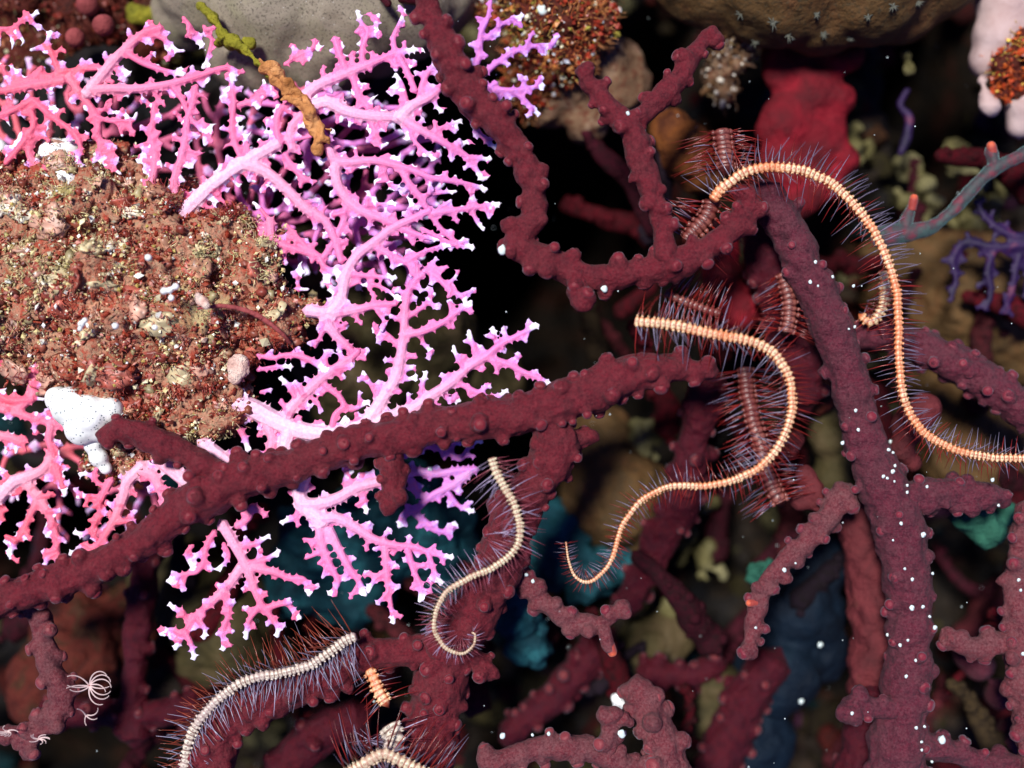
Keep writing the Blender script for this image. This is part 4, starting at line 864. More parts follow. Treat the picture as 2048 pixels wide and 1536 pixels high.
# ------------------------------------------------------------------ brittle star arms
def arm(label, trace, seglen, mat, spine_len, seed, spc=((.20, .014, .010), (.19, .17, .25)), blue=0.4, nsp=2, base=None, name='brittle_star', r_taper=None, red_side=1):
    """trace: [(px,py,y,r)...] base -> tip"""
    rng = np.random.RandomState(seed + 500)
    A = np.array([[*W(p[0], p[1], p[2]), p[3] * S(p[2])] for p in trace]); C = catmull(A, 0.02); P, R = C[:, :3], C[:, 3]
    root = thing(name, P[0], label, 'brittle star', 'brittle star arms winding through the corals')
    L = np.concatenate([[0], np.cumsum(np.linalg.norm(np.diff(P, axis=0), axis=1))])
    # segment length shrinks with the radius
    seg = [0.0]; s = 0
    R0 = R.max()
    bounds = [0.0]
    while s < L[-1]:
        r = np.interp(s, L, R); s += seglen * 0.01 * (0.35 + 0.65 * r / R0) * rng.uniform(.85, 1.15); bounds.append(min(s, L[-1]))
    K = 6; ss = []; sg = []
    for k in range(len(bounds) - 1):
        for q in range(K): ss.append(bounds[k] + (bounds[k + 1] - bounds[k]) * q / K); sg.append(k + q / K)
    ss.append(L[-1] - 1e-5); sg.append(len(bounds) - 1.0)
    ss = np.array(ss); sg = np.array(sg)
    Pc = np.stack([np.interp(ss, L, P[:, c]) for c in range(3)], 1); Rc = np.interp(ss, L, R) * (1 + .10 * vnoise(Pc * 3.1, seed))
    Pc = Pc + .022 * np.stack([vnoise(Pc * 4 + 3, seed), vnoise(Pc * 4 + 7, seed), vnoise(Pc * 4 + 11, seed)], 1)
    T, N_, B_ = frames(Pc); n = 14; a = np.arange(n) * 2 * math.pi / n
    ph = sg % 1.0
    sidebul = 1 + 0.22 * np.sin(ph * math.pi) ** 2 - 0.10
    dors = 0.80 + 0.12 * np.abs(np.sin(ph * math.pi))
    sh_s = 1.0 + (sidebul - 1)[:, None] * np.abs(np.sin(a))[None, :] * 1.4
    V = Pc[:, None] + Rc[:, None, None] * ((np.cos(a)[None, :] * dors[:, None])[..., None] * N_[:, None] + (np.sin(a)[None, :] * sh_s)[..., None] * B_[:, None])
    m = len(Pc); V = V.reshape(-1, 3); i = np.arange(m - 1)[:, None] * n; j = np.arange(n)[None]; j2 = (j + 1) % n
    Q = np.stack([i + j, i + j2, i + n + j2, i + n + j], -1).reshape(-1, 4)
    V = np.vstack([V, Pc[0], Pc[-1] + T[-1] * Rc[-1]]); k = np.arange(n); k2 = (k + 1) % n
    Tt = np.vstack([np.stack([np.full(n, m * n), k2, k], -1), np.stack([np.full(n, m * n + 1), (m - 1) * n + k, (m - 1) * n + k2], -1)])
    mb = MB(); mb.add(V, Q, Tt); me = mb.mesh('arm')
    fattr(me, 'seg', np.concatenate([np.repeat(sg, n), [0, sg[-1]]])); fattr(me, 'lat', np.concatenate([np.tile(np.sin(a), m), [0, 0]]))
    fattr(me, 'front', np.concatenate([np.tile((np.cos(a) > 0.2).astype(float), m), [0, 0]]))
    set_co(me, recenter(V, root)); link('arm', me, mat, root)
    # side plates: pairs of little knobs per segment
    pb = MB(); sb = MB(); cols = []
    for k in range(len(bounds) - 1):
        sm = (bounds[k] + bounds[k + 1]) / 2; ii = int(np.clip(np.searchsorted(L, sm), 1, len(P) - 2))
        p = P[ii]; t = P[ii + 1] - P[ii - 1]; t /= np.linalg.norm(t); F = np.array([0, -1.0, 0]); nn = F - t * (t @ F); nn /= np.linalg.norm(nn); bb = np.cross(t, nn); r = R[ii]
        for sd in (-1, 1):
            ball(pb, p + bb * sd * r * rng.uniform(.98, 1.12) + nn * r * 0.3, r * rng.uniform(.26, .42), 1, (1, 1, 1))
            sl = spine_len(sm / L[-1]) * 0.0125
            for q in range(nsp):
                ang = -0.35 + 1.35 * q / max(1, nsp - 1) + rng.normal(0, .12)      # from behind to in front
                d = bb * sd * math.cos(ang) + nn * math.sin(ang) + t * rng.uniform(-.05, .32)
                d /= np.linalg.norm(d); ln = sl * (rng.uniform(.65, 1.1) if rng.rand() > .12 else rng.uniform(.2, .5)) * (1 - 0.12 * q)
                b0 = p + bb * sd * r * 0.95 + nn * r * (0.1 + .25 * math.sin(ang))
                bend = t * ln * rng.uniform(0, .06)
                pp = np.array([b0, b0 + d * ln * .5, b0 + d * ln + bend]); w0 = min(0.013, 0.006 + r * 0.07) * rng.uniform(.7, 1.25)
                n0 = sb.n; tube(sb, pp, [w0, w0 * .75, w0 * .25], 4)
                isb = rng.rand() < (blue if sd * red_side > 0 else blue * 0.35)  # lavender spine colour imitates a bluish backlit glint, mostly on one side
                c = np.array(spc[1] if isb else spc[0]) * rng.uniform(.6, 1.3)
                cols.append(np.tile(c, (sb.n - n0, 1)))
    pm = pb.mesh('side_plates'); set_co(pm, recenter(co(pm), root)); fattr(pm, 'seg', np.full(len(pm.vertices), .3)); fattr(pm, 'lat', np.full(len(pm.vertices), .70)); fattr(pm, 'front', np.zeros(len(pm.vertices)))
    o = link('side_plates', pm, mat, root); o['kind'] = 'stuff'
    sm_ = sb.mesh('spines'); set_co(sm_, recenter(co(sm_), root)); cattr(sm_, 'col', np.vstack(cols)); o = link('spines', sm_, M_SPINE, root); o['kind'] = 'stuff'
    return root
def AZ(s, r0, r1, y, p=1.0):
    L = [tuple(float(c) for c in a.split(',')) for a in s.split()]
    n = len(L); ys = y if isinstance(y, (list, tuple)) else (y, y)
    return [(a[0], a[1], ys[0] + (ys[1] - ys[0]) * k / (n - 1), r0 + (r1 - r0) * (k / (n - 1)) ** p) for k, a in enumerate(L)]
arm('longest pale orange brittle star arm, arching over the trunk and down to the right edge',
    AZ("1425,400 1445,375 1485,347 1540,334 1600,340 1655,362 1705,405 1745,460 1775,520 1792,580 1797,650 1798,720 1806,790 1830,845 1870,880 1920,902 1980,914 2080,917", 9.2, 6.8, (-0.5, -0.3)), 10.5, M_ARM, lambda t: 60 * (1 - 0.45 * t), 1, blue=0.75, red_side=-1)
arm('orange and cream brittle star arm looping in an S and curling to a thin tip',
    AZ("1268,641 1310,645 1370,655 1440,670 1500,682 1545,706 1573,745 1584,795 1578,845 1555,895 1515,937 1460,962 1400,972 1350,972 1305,988 1268,1016 1246,1050 1233,1090 1220,1125 1195,1155 1170,1163 1148,1148 1137,1120 1132,1085", 9.4, 1.7, (-1.0, -0.6), 1.5), 10.5, M_ARM, lambda t: 62 * (1 - 0.72 * t), 2, blue=0.55, red_side=1)
arm('thin cream brittle star arm curving over the hanging red branch and curling at its tip',
    AZ("983,915 995,950 1018,990 1036,1030 1040,1070 1025,1105 985,1135 935,1157 895,1183 873,1215 868,1250 880,1285 905,1303 930,1305 948,1290 950,1270 943,1264", 7.6, 1.6, (-1.0, -0.6), 1.4), 8.5, M_ARMY, lambda t: 58 * (1 - 0.7 * t), 3, blue=0.5, spc=((.26, .06, .08), (.36, .30, .45)))
arm('whitish brittle star arm arching across the bottom left to the bottom edge',
    AZ("712,1272 690,1282 660,1305 620,1330 570,1345 520,1352 475,1370 435,1400 400,1440 378,1485 362,1560", 8.6, 8.6, (-0.4, 0.0)), 9.5, M_ARMW, lambda t: 70 * (1 - 0.35 * t), 4, blue=0.9, spc=((.24, .045, .02), (.28, .26, .36)), nsp=3, red_side=-1)
arm('short stub of a cream spiny arm showing between the red branches at the lower centre', AZ("738,1340 748,1360 758,1382 772,1405", 11, 12, (0.0, -0.2)), 12, M_ARM, lambda t: 40, 5, blue=0.5)
arm('cream spiny arm hugging the bottom edge under the pale bristly lump', AZ("690,1550 725,1528 765,1508 800,1520 840,1540 880,1560", 11, 11, -0.6), 11, M_ARMY, lambda t: 80, 6, blue=0.7, nsp=5)
arm('pale spotted bristly arm end above the bottom edge', AZ("780,1450 790,1475 785,1500 770,1520", 19, 16, (-0.1, -0.4)), 12, M_ARMW, lambda t: 60, 7, blue=0.6, nsp=5, spc=((.16, .02, .03), (.40, .36, .5)))
arm('dim spotted arm end bristling above the start of the longest arm', AZ("1442,262 1446,290 1450,315 1452,340", 17, 17, (0.3, 0.0)), 12, M_ARMD, lambda t: 72, 8, blue=0.12, nsp=9)
arm('dim spotted arm stretch left of the red knobbly tip below the longest arm', AZ("1425,400 1415,430 1395,455 1372,482", 17, 16, (-0.2, -0.1)), 12, M_ARMD, lambda t: 78, 9, blue=0.1, nsp=9)
arm('orange spotted arm stretch behind the left side of the tall trunk', AZ("1565,545 1577,590 1580,625 1572,665", 15, 14, 0.6), 12, M_ARMD, lambda t: 50, 10, blue=0.1, nsp=6)
arm('thin orange arm hook right of the tall trunk inside the longest arm', AZ("1768,540 1770,590 1760,625 1740,645 1722,632", 11, 7, 0.7), 11, M_ARM, lambda t: 30, 11, blue=0.1)
arm('dim bristly arm inside the S loop running down to the left of the trunk', AZ("1490,735 1495,790 1510,850 1525,900 1540,960 1560,1005", 15, 15, (0.9, 0.7)), 12, M_ARMD, lambda t: 62, 12, blue=0.4, nsp=7)
arm('dim grey spiny arm piece behind the start of the S shaped arm', AZ("1330,585 1360,600 1400,615 1440,628", 9, 9, 0.4), 11, M_ARMD, lambda t: 62, 13, blue=0.5, nsp=6)

# ------------------------------------------------------------------ crusted clump on the left
clump = thing('encrusted_rock', W(230, 620, 0.3), 'sand and algae crusted rock clump on the left, brown red with pale grains', 'rock')
cs = [(-40, 450, .35, 130), (60, 440, .3, 110), (150, 450, .2, 100), (240, 450, .1, 90), (330, 480, .15, 90), (420, 510, .25, 80), (490, 560, .35, 80), (540, 620, .45, 60), (-20, 580, .3, 130), (100, 570, 0, 120), (220, 570, -.1, 120), (340, 590, -.05, 110), (430, 640, .1, 90), (200, 690, .1, 110), (300, 720, .1, 100), (390, 730, .2, 90), (450, 760, .35, 60), (150, 720, .3, 70), (260, 800, .3, 80), (350, 820, .35, 70), (420, 800, .4, 60), (590, 640, .6, 34), (230, 340, .6, 34), (290, 385, .4, 40), (560, 590, .6, 30), (500, 690, .4, 40), (480, 800, .5, 40), (610, 610, .6, 22), (170, 930, .7, 20), (330, 910, .6, 34), (400, 880, .6, 34), (60, 720, .6, 40), (0, 400, .8, 50), (260, 890, .5, 45), (250, 940, .6, 36), (200, 370, .7, 50), (50, 640, .5, 80), (320, 870, .5, 50), (80, 380, .8, 60)]
me = lump_mesh(cs, voxel=0.06, amp=0.42, freq=1.7, seed=5, oct=5, smooth=6)
_V = co(me); _V[:, 1] = .55 + (_V[:, 1] - .55) * .62; _e = np.stack([vnoise(_V * 2.6, 31), np.zeros(len(_V)), vnoise(_V * 2.6 + 9, 32)], 1) * .22 + np.stack([vnoise(_V * 7, 33), np.zeros(len(_V)), vnoise(_V * 7 + 9, 34)], 1) * .07
set_co(me, _V + _e)
CV = co(me).copy(); CN = nor(me).copy()
set_co(me, recenter(co(me), clump)); link('rock', me, M_CLUMP, clump)
def scatter_grains(V, N, n, parent, name, palette, size, seed, front=0.1, zone=None, flake=0.5, lift=0.0):
    rng = np.random.RandomState(seed); ok = np.where(N[:, 1] < -front)[0]
    if zone is not None: ok = ok[zone(V[ok])]
    idx = rng.choice(ok, n); mb = MB(); IV, IF = ico(1) ; OV = np.array([[1, 0, 0], [-1, 0, 0], [0, 1, 0], [0, -1, 0], [0, 0, 1], [0, 0, -1.]]); OF = np.array([[0, 2, 4], [2, 1, 4], [1, 3, 4], [3, 0, 4], [2, 0, 5], [1, 2, 5], [3, 1, 5], [0, 3, 5]])
    Vs = []; Fs = []; Cs = []
    nz_ = fbm(V[idx], .8, 3, 77)
    pal = np.array([p[1] for p in palette]); wt = np.array([p[0] for p in palette], float)
    for q, i in enumerate(idx):
        R_ = np.linalg.qr(rng.normal(size=(3, 3)))[0]
        s = size[0] + (size[1] - size[0]) * rng.rand() ** 3
        sc = np.array([1, rng.uniform(.4, 1), rng.uniform(1 - flake, 1.3)]) * s * 0.01
        Vs.append((OV * sc) @ R_.T + V[i] + N[i] * (s * .004 + lift * rng.rand()) + rng.normal(0, .02, 3)); Fs.append(OF + q * 6)
        w_ = wt.copy(); w_[0] *= np.exp(2.6 * nz_[q]);  w_[1] *= np.exp(-2.4 * nz_[q])
        if len(w_) > 3: w_[3] *= np.exp(2.0 * nz_[q])
        k = rng.choice(len(pal), p=w_ / w_.sum())
        Cs.append(np.tile(pal[k] * rng.uniform(.6, 1.25), (6, 1)))
    mb.add(np.vstack(Vs), T=np.vstack(Fs)); m_ = mb.mesh(name, smooth=False)
    set_co(m_, recenter(co(m_), parent)) if parent else None
    cattr(m_, 'col', np.clip(np.vstack(Cs), 0, 1)); o = link(name, m_, M_GRAIN, parent); o['kind'] = 'stuff'; return o
PAL = [(3.6, (.66, .56, .26)), (2.8, (.34, .055, .03)), (2.0, (.46, .20, .10)), (1.3, (.85, .80, .55)), (.5, (.14, .03, .02)), (1.0, (.42, .33, .08)), (.7, (.85, .88, .82)), (1.8, (.62, .28, .22))]
scatter_grains(CV, CN, 8000, clump, 'sand_grains', PAL, (1.6, 6.5), 1, lift=.14)
rng = np.random.RandomState(91); kb = MB(); kc = []; ok = np.where(CN[:, 1] < 0)[0]; KV, KF = ico(2)
for i in rng.choice(ok, 1100):
    r = (3 + 9 * rng.rand() ** 3) * .01; q = KV * (1 + .55 * vnoise(KV * 1.9 + i, 2)[:, None]) * r * np.array([1, .8, rng.uniform(.7, 1.3)])
    kb.add(q + CV[i] + CN[i] * r * .3, T=KF)
    c = [(.20, .035, .02), (.26, .07, .04), (.14, .03, .015), (.30, .16, .09), (.34, .10, .08), (.30, .25, .12)][rng.choice(6, p=[.3, .22, .14, .14, .1, .1])]; kc.append(np.tile(np.array(c) * rng.uniform(.7, 1.2), (len(q), 1)) * (1 + .35 * vnoise(q * 30 + i, 5)[:, None]))
m_ = kb.mesh('algae_knobs'); set_co(m_, recenter(co(m_), clump)); cattr(m_, 'col', np.vstack(kc)); o = link('algae_knobs', m_, M_GRAIN, clump); o['kind'] = 'stuff'
PALW = [(2, (.85, .88, .80)), (1, (.75, .70, .45)), (1, (.80, .62, .45))]
scatter_grains(CV, CN, 420, clump, 'white_grains', PALW, (3.0, 11), 2, lift=.16)
# flat crust blotches
rng = np.random.RandomState(95); kb = MB(); kc = []; ok = np.where(CN[:, 1] < -.25)[0]; KV, KF = ico(3)
BV = []; BN = []
for i in rng.choice(ok, 230):
    r = rng.uniform(8, 28) * .01; nn_ = Vector(CN[i]); M3 = np.array(nn_.to_track_quat('Z', 'Y').to_matrix())
    q = KV * (1 + .5 * vnoise(KV * 2.2 + i, 2)[:, None] + .25 * vnoise(KV * 5 + i, 6)[:, None]) * np.array([r * rng.uniform(.6, 1.5), r, .05 + r * .16]) + .03 * vnoise(KV * 9 + i, 8)[:, None]
    kb.add(q @ M3.T + CV[i] + CN[i] * .0, T=KF); BV.append(q @ M3.T + CV[i]); BN.append(np.tile(CN[i], (len(q), 1)))
    c = [(.50, .42, .24), (.50, .28, .20), (.27, .055, .035), (.36, .09, .06), (.30, .26, .09), (.66, .62, .50), (.24, .08, .045), (.44, .22, .13)][rng.choice(8, p=[.18, .16, .18, .14, .08, .05, .10, .11])]
    kc.append(np.clip(np.tile(np.array(c), (len(q), 1)) * (1 + .9 * vnoise(q * 16 + i, 5)[:, None]), 0, 1))
m_ = kb.mesh('crust_blotches'); set_co(m_, recenter(co(m_), clump)); cattr(m_, 'col', np.vstack(kc)); o = link('crust_blotches', m_, M_GRAIN, clump); o['kind'] = 'stuff'
BV = np.vstack(BV) + np.vstack(BN) * .03; BN = np.vstack(BN)
scatter_grains(BV, BN, 3200, clump, 'fine_grains', PAL, (1.4, 5.5), 12, lift=.06)
# fuzzy algae filaments
def fuzz(V, N, n, parent, name, cols, ln, w0, seed, zone=None, nseg=3):
    rng = np.random.RandomState(seed); ok = np.where(N[:, 1] < 0.2)[0]
    if zone is not None: ok = ok[zone(V[ok])]
    mb = MB(); C = []
    ids = rng.choice(ok, n); zz = fbm(V[ids], .8, 3, 77)
    for i, z_ in zip(ids, zz):
        d = N[i] + rng.normal(0, .6, 3); d /= np.linalg.norm(d); l = rng.uniform(*ln) * .01; p = [V[i]]
        for k in range(nseg): p.append(p[-1] + d * l / nseg); d = d + rng.normal(0, .35, 3); d /= np.linalg.norm(d)
        n0 = mb.n; tube(mb, np.array(p), np.linspace(w0, w0 * .4, nseg + 1) * .01, 3); C.append(np.tile(np.array(cols[int(np.clip((z_ * .9 + .5 + rng.normal(0, .16)) * len(cols), 0, len(cols) - 1))]) * rng.uniform(.5, 1.3), (mb.n - n0, 1)))
    m_ = mb.mesh(name)
    if parent: set_co(m_, recenter(co(m_), parent))
    cattr(m_, 'col', np.vstack(C)); o = link(name, m_, M_GRAIN, parent); o['kind'] = 'stuff'; return o
fuzz(np.vstack([CV, BV]), np.vstack([CN, BN]), 13000, clump, 'algae_fuzz', [(.30, .03, .02), (.50, .08, .045), (.62, .22, .15), (.66, .36, .24), (.60, .48, .20), (.74, .68, .36)], (5, 22), 1.3, 4)
# red algae blades
rng = np.random.RandomState(8); blades = MB(); 
ok = np.where(CN[:, 1] < -.2)[0]
for i in rng.choice(ok, 420):
    R_ = np.linalg.qr(rng.normal(size=(3, 3)))[0]; s = rng.uniform(5, 14) * .01
    IVv, IFf = ico(1); Vv = IVv * np.array([1, .75, .16]) * s; Vv[:, 2] += .15 * s * np.sin(IVv[:, 0] * 3); blades.add(Vv @ R_.T + CV[i] + CN[i] * .05, T=IFf)
m_ = blades.mesh('red_algae'); set_co(m_, recenter(co(m_), clump)); o = link('red_algae', m_, m_rock('red_algae', [(0.3, (0.20, 0.018, 0.010)), (0.5, (0.34, 0.045, 0.02)), (0.75, (0.42, 0.13, 0.08))], 3.0, rough=.4), clump); o['kind'] = 'stuff'

lump('white_sponge', [(140, 815, -.15, 42), (180, 830, -.2, 44), (218, 820, -.15, 30), (165, 855, -.15, 38), (200, 855, -.1, 32), (115, 800, .1, 28)], M_WHITE, 'bright white sponge with tiny dark pores at the lower edge of the clump', 'sponge', amp=0.03, voxel=.04)
lump('white_sponge', [(186, 890, .0, 20), (198, 915, .05, 21), (212, 936, .1, 14)], M_WHITE, 'small white sponge lobe hanging below the larger white sponge', 'sponge', amp=0.02, voxel=.035)
lump('white_sponge', [(110, 310, .45, 36), (135, 350, .4, 40), (90, 355, .45, 34), (165, 372, .4, 26), (60, 385, .45, 30), (140, 300, .5, 26), (190, 345, .5, 22)], M_WHITE, 'white sponge patch behind coral twigs on top of the clump', 'sponge', amp=0.05, voxel=.04)
lump('white_sponge', [(-2, 300, .4, 24), (2, 400, .2, 24), (10, 425, .1, 18)], M_WHITE, 'small white patch at the left edge above the clump', 'sponge', amp=0.04, voxel=.04)
lump('white_sponge', [(80, 770, .5, 15), (62, 745, .6, 12), (92, 755, .5, 10)], M_WHITE, 'small bluish white sponge left of the clump among pink twigs', 'sponge', amp=0.03, voxel=.035)
lump('barnacle', [(474, 728, -.25, 22, (1, .6, 1.1)), (474, 745, -.25, 24, (1, .6, 1.1)), (486, 738, -.2, 18, (1, .6, 1.1))], M_SHELL, 'round pale pink shell set on the right end of the clump', 'shell', amp=0.06, voxel=.035, freq=4)
lump('shell_fragment', [(404, 602, -.95, 12, (1.3, .5, 1)), (396, 592, -.93, 8), (412, 612, -.95, 9)], M_SHELL, 'small pale oval shell fragment left of the worm tube', 'shell', amp=0.02, voxel=.025)
for k, (s, lb) in enumerate([([(328, 582, -1.15, 8), (340, 580, -1.15, 7), (352, 573, -1.15, 8), (343, 596, -1.1, 7)], 'white curved fragment near the centre of the clump'),
        ([(163, 648, -1.0, 8), (170, 640, -1.0, 6), (160, 658, -1.0, 6)], 'white crescent fragment on the left part of the clump'), ([(231, 652, -1.1, 8)], 'white round fragment right of the crescent fragment'),
        ([(297, 515, -1.05, 8)], 'white round fragment high on the clump'), ([(310, 655, -1.1, 7)], 'small white fragment below the curved fragment')]):
    lump('white_fragment', s, M_WHITE, lb, 'fragment', amp=0.015, voxel=.02, group='white fragments on the clump', smooth=2)
simple_branch('worm_tube', 'thin curved pinkish worm tube along the right of the clump', 'worm tube', [Z("395,618,4 440,612,5 490,620,5 530,640,5 565,668,4 582,690,3", (-.7, -.1))], M_PINKBALL, (400, 618, -.9), voxel=.02, amp=.01)
simple_branch('orange_crusted_branch', 'orange brown crusted dead branch lying across the top of the pink coral', 'coral', [Z("548,148,11 572,172,15 600,200,17 625,240,17 642,270,16 662,290,10", (-.15, -.05)), Z("575,175,11 550,150,8 520,115,7", (-.1, .2)), Z("600,205,10 575,195,7 560,200,4", -.1), Z("640,255,10 668,262,6", -.1), Z("640,280,10 636,300,5", -.1)], M_ORALG, (590, 190, -.1), amp=.14, voxel=.03)
simple_branch('green_algae', 'olive green algae ribbon draped on the grey sponge', 'algae', [Z("400,15,8 430,35,11 450,75,12 480,95,10 515,120,9 545,150,9", (.75, .2)), Z("445,70,9 430,95,6", .7), Z("480,95,8 500,85,5", .6)], M_GRALG, (420, 30, .6), amp=.13, voxel=.03)
simple_branch('green_algae', 'dim green algae tuft left of the grey sponge', 'algae', [Z("265,30,16 300,25,18 325,15,14", 2.4)], M_GRALG, (300, 25, 2.4), amp=.1)
simple_branch('crimson_twig', 'small crimson twig poking in at the top edge beside the grey sponge', 'coral', [Z("755,-20,10 770,0,12 778,10,9", .3), Z("800,-10,16 830,-5,18 850,5,12", .5)], M_REDC, (770, 0, .3))

# ------------------------------------------------------------------ growth on the upper rocks
def growth(obj, n, seed, pal, cols, fz, size=(3, 10)):
    me = obj.data; V = co(me); N = nor(me)
    o = scatter_grains(V, N, n, None, 'sand_grains', pal, size, seed, lift=.08); o.parent = obj
    o = fuzz(V, N, fz, None, 'algae_fuzz', cols, (10, 30), 1.6, seed + 1); o.parent = obj
OB = {o.get('label'): o for o in bpy.data.objects if o.get('label')}
growth(OB['rust brown encrusted rock with fuzzy orange growth right of the red coral top'], 1300, 41, [(2, (.5, .2, .05)), (2, (.3, .03, .01)), (1, (.75, .72, .5)), (1, (.35, .3, .05)), (.6, (.8, .85, .85))], [(.6, .25, .08), (.5, .12, .03), (.4, .28, .06)], 1500)
growth(OB['orange red crust between the two pale sponges at the right edge'], 250, 43, [(2, (.6, .12, .02)), (2, (.4, .05, .01)), (1, (.8, .6, .1))], [(.6, .12, .02), (.7, .45, .08)], 250)
growth(OB['dark rust red encrusted rock in the top left corner behind pink coral'], 900, 45, [(1, (.3, .1, .04)), (3, (.16, .02, .01)), (.4, (.5, .5, .3))], [(.2, .04, .01), (.2, .16, .04)], 900)
growth(OB['tan brown ragged crust hanging below the massive coral'], 300, 47, [(2, (.3, .2, .1)), (2, (.1, .05, .02)), (1, (.6, .55, .45))], [(.2, .1, .05), (.3, .25, .1)], 200)

# small pale polyps on the massive coral
bpy.context.view_layer.update(); DG = bpy.context.evaluated_depsgraph_get()
def hit(px, py):
    o_ = Vector((0, -D, 0)); d_ = (Vector(W(px, py, 0)) - o_).normalized()
    h, p_, n_, _, ob, _ = SC.ray_cast(DG, o_, d_); return (np.array(p_), np.array(n_)) if h else (None, None)
mc = OB['brown massive coral dotted with small pale polyps along the top right edge']
for k, (px, py, rr) in enumerate([(1545, 48, 16), (1575, 72, 16), (1510, 85, 14), (1632, 30, 13), (1645, 70, 12), (1735, 36, 10), (1785, 14, 12), (1835, 8, 12), (1480, 30, 12), (1700, 78, 9)]):
    rng = np.random.RandomState(k); c = hit(px, py)[0] + np.array([0, -.03, 0]); mb = MB(); ball(mb, c, rr * .003, 1, (1, .6, 1)); n_t = 11
    for q in range(n_t):
        a = 2 * math.pi * q / n_t + rng.normal(0, .12); l = rr * .01 * rng.uniform(.35, 1.2)
        tube(mb, np.array([c, c + np.array([math.cos(a) * l * .55, -l * .30, math.sin(a) * l * .55]), c + np.array([math.cos(a) * l, -l * .18, math.sin(a) * l])]), [.016, .013, .006], 4)
    m_ = mb.mesh('polyp'); set_co(m_, co(m_) - np.array(mc.location)); link('polyp', m_, M_GPOL, mc)

# feathery curled feelers at the lower left (a tiny feather star)
fs = thing('feather_star', W(180, 1370, -0.25), 'tiny white feather star with curled feelers clinging to the lower left branch', 'feather star')
def feeler(c, a, ln, curl, y, w0=1.7):
    p = [np.array(c, float)]; ang = a
    for k in range(12): ang += curl / 22 * (1 + k / 6.0); p.append(p[-1] + np.array([math.cos(ang), -math.sin(ang)]) * ln / 12)
    V = np.array([W(q[0], q[1], y - 0.02 * k) for k, q in enumerate(p)]); mb = MB(); tube(mb, V, np.linspace(w0, .7, len(V)) * .01, 5)
    m_ = mb.mesh('feeler'); set_co(m_, recenter(co(m_), fs)); link('feeler', m_, M_FEEL, fs)
for (cx, cy, a, ln, cu) in [(180, 1370, 1.7, 55, -2.6), (180, 1370, 1.3, 58, -2.5), (180, 1370, .9, 55, -2.2), (180, 1370, .3, 38, -1.5), (180, 1372, -.4, 40, .8), (180, 1372, -1.1, 50, 1.8), (180, 1372, -1.5, 55, 2.2), (180, 1372, -1.9, 55, 2.0), (178, 1370, 2.2, 50, 1.2), (178, 1372, 3.0, 46, .5), (178, 1372, 3.4, 44, -.6), (180, 1372, -2.4, 44, -1.2), (175, 1430, -.3, 30, 1.9), (172, 1430, -1.0, 26, 1.5), (172, 1432, 2.0, 24, 1.0), (172, 1432, -2, 20, 1.0)]:
    feeler((cx, cy), a, ln, cu, -.35)
mb = MB(); ball(mb, W(181, 1370, -.3), .07, 2); m_ = mb.mesh('disc'); set_co(m_, recenter(co(m_), fs)); link('disc', m_, M_ORANGE, fs)
for (cx, cy, lb) in [(78, 1478, 'curled white feelers at the lower left branch tip'), (15, 1462, 'curled white feelers at the left edge near the bottom')]:
    mb = MB(); rng = np.random.RandomState(int(cx))
    for q in range(10):
        a = rng.uniform(0, 6.28); p = [np.array([cx, cy], float)]
        for k in range(8): a += .25; p.append(p[-1] + np.array([math.cos(a), math.sin(a) * .5]) * 3.2)
        tube(mb, np.array([W(x_[0], x_[1], -.35 - .02 * k) for k, x_ in enumerate(p)]), np.linspace(1.8, .8, 9) * .01, 4)
    m_ = mb.mesh('hydroid'); c = co(m_).mean(0); set_co(m_, co(m_) - c); o = link('hydroid', m_, M_FEEL); o.location = c; tag(o, lb, 'hydroid')

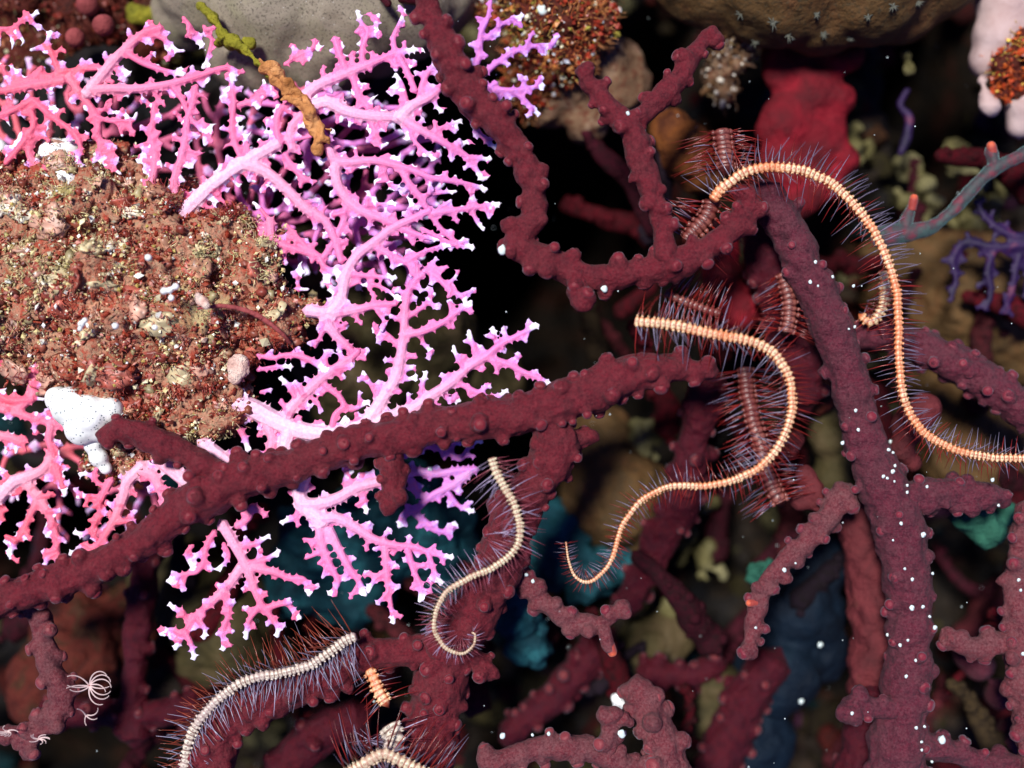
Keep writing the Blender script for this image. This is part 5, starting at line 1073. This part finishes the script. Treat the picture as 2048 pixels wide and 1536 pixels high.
# ------------------------------------------------------------------ bright sediment specks
rng = np.random.RandomState(77)
GM = []
for k in range(3):
    V, F = ico(2); V = V * (1 + .45 * vnoise(V * 1.6 + k * 7, k)[:, None]) * np.array([1, .8, rng.uniform(.9, 1.3)]); mb = MB(); mb.add(V, T=F); me = mb.mesh('grain'); me.materials.append(M_GLINT); GM.append(me)
def speck(px, py, y, r, lab, grp_):
    o = bpy.data.objects.new('sediment_grain', GM[rng.randint(3)]); COL.objects.link(o); 
    p_, n_ = hit(px, py) if y < 1.9 else (None, None)
    o.location = W(px, py, y) if p_ is None or p_[1] > 2.2 else p_ + n_ * r * .004; o.scale = (r * .01,) * 3; o.rotation_euler = (rng.uniform(0, .4), rng.uniform(-.6, .6), 0)
    tag(o, lab, 'sediment grain', grp_)
tr = [(1630, 525, 4), (1620, 564, 5), (1636, 572, 3), (1664, 554, 4), (1707, 572, 4), (1697, 658, 3), (1708, 654, 4), (1711, 821, 4), (1717, 860, 4), (1685, 886, 5), (1782, 884, 4), (1776, 900, 5), (1785, 906, 4), (1789, 932, 4), (1784, 944, 5), (1766, 953, 4), (1774, 957, 4), (1788, 963, 3), (1813, 971, 4), (1854, 974, 4), (1813, 985, 4),
      (1802, 1047, 4), (1844, 1070, 6), (1786, 1080, 3), (1809, 1137, 4), (1824, 1159, 4), (1865, 1147, 4), (1823, 1215, 6), (1845, 1213, 4), (1858, 1233, 4), (1869, 1256, 5), (1800, 1290, 4), (1815, 1280, 4), (1776, 1270, 4), (1832, 1321, 4), (1812, 1353, 4), (1831, 1455, 5), (1848, 1453, 4), (1842, 1484, 4), (1842, 1500, 4), (1864, 1522, 4), (1568, 1140, 5), (1591, 1126, 3), (1511, 1255, 4), (2037, 1160, 4), (2041, 1180, 4), (2045, 1307, 5), (1704, 1427, 4), (1985, 960, 5), (1996, 1010, 4)]
for (x, y, r) in tr:
    speck(x, y, -0.18 if x < 2000 else 0.0, r * .8, 'tiny glinting white sediment grain on the right hand corals', 'white sediment grains on the right hand corals')
for (x, y, r, d, lab) in [(1006, 500, 9, -.4, 'pale grain lump beside the elbow of the upper red branch'), (1208, 577, 6, -.8, 'white grain on the underside of the upper red branch'), (1240, 1468, 9, -.25, 'pale round grain beside the pinkish coral at the bottom'), (1098, 1468, 4, -.3, 'bright grain above the pinkish bottom coral'), (1065, 1470, 3, -.3, 'faint grain above the pinkish bottom coral'), (1005, 1472, 6, -.3, 'glinting grain cluster at the left end of the bottom coral'), (1052, 1150, 4, -.3, 'bright grain right of the hanging red branch'), (1066, 1163, 4, -.3, 'second bright grain right of the hanging red branch'), (1083, 18, 10, 1.0, 'white round grain on the rust rock at the top'), (1640, 1290, 5, 2.2, 'blurred pale grain in the dark gap left of the tall trunk'), (1602, 1403, 5, 2.4, 'pale blurred grain low in the dark gap left of the tall trunk'), (1884, 1480, 8, .8, 'white oval grain right of the base of the tall trunk'), (1255, 228, 4, -1.0, 'white glint where the upper red branch forks'), (860, 940, 5, .0, 'pinkish white grain below the diagonal red branch')]:
    speck(x, y, d, r, lab, None)
# drifting marine snow and far specks
mb = MB(); rng = np.random.RandomState(5)
for k in range(300):
    px = rng.uniform(0, 2048); py = rng.uniform(0, 1536); y = rng.uniform(-1.2, 4.2)
    if px < 900 and rng.rand() < .6: continue
    ball(mb, W(px, py, y), rng.choice([.008, .012, .017, .028], p=[.45, .3, .2, .05]), 1)
o = link('marine_snow', mb.mesh('marine_snow'), M_GLINT); tag(o, 'tiny pale particles drifting in the water', 'particles', kind='stuff')
print('OBJECTS', len(bpy.data.objects), 'POLYS', sum(len(o.data.polygons) for o in bpy.data.objects if o.type == 'MESH'))
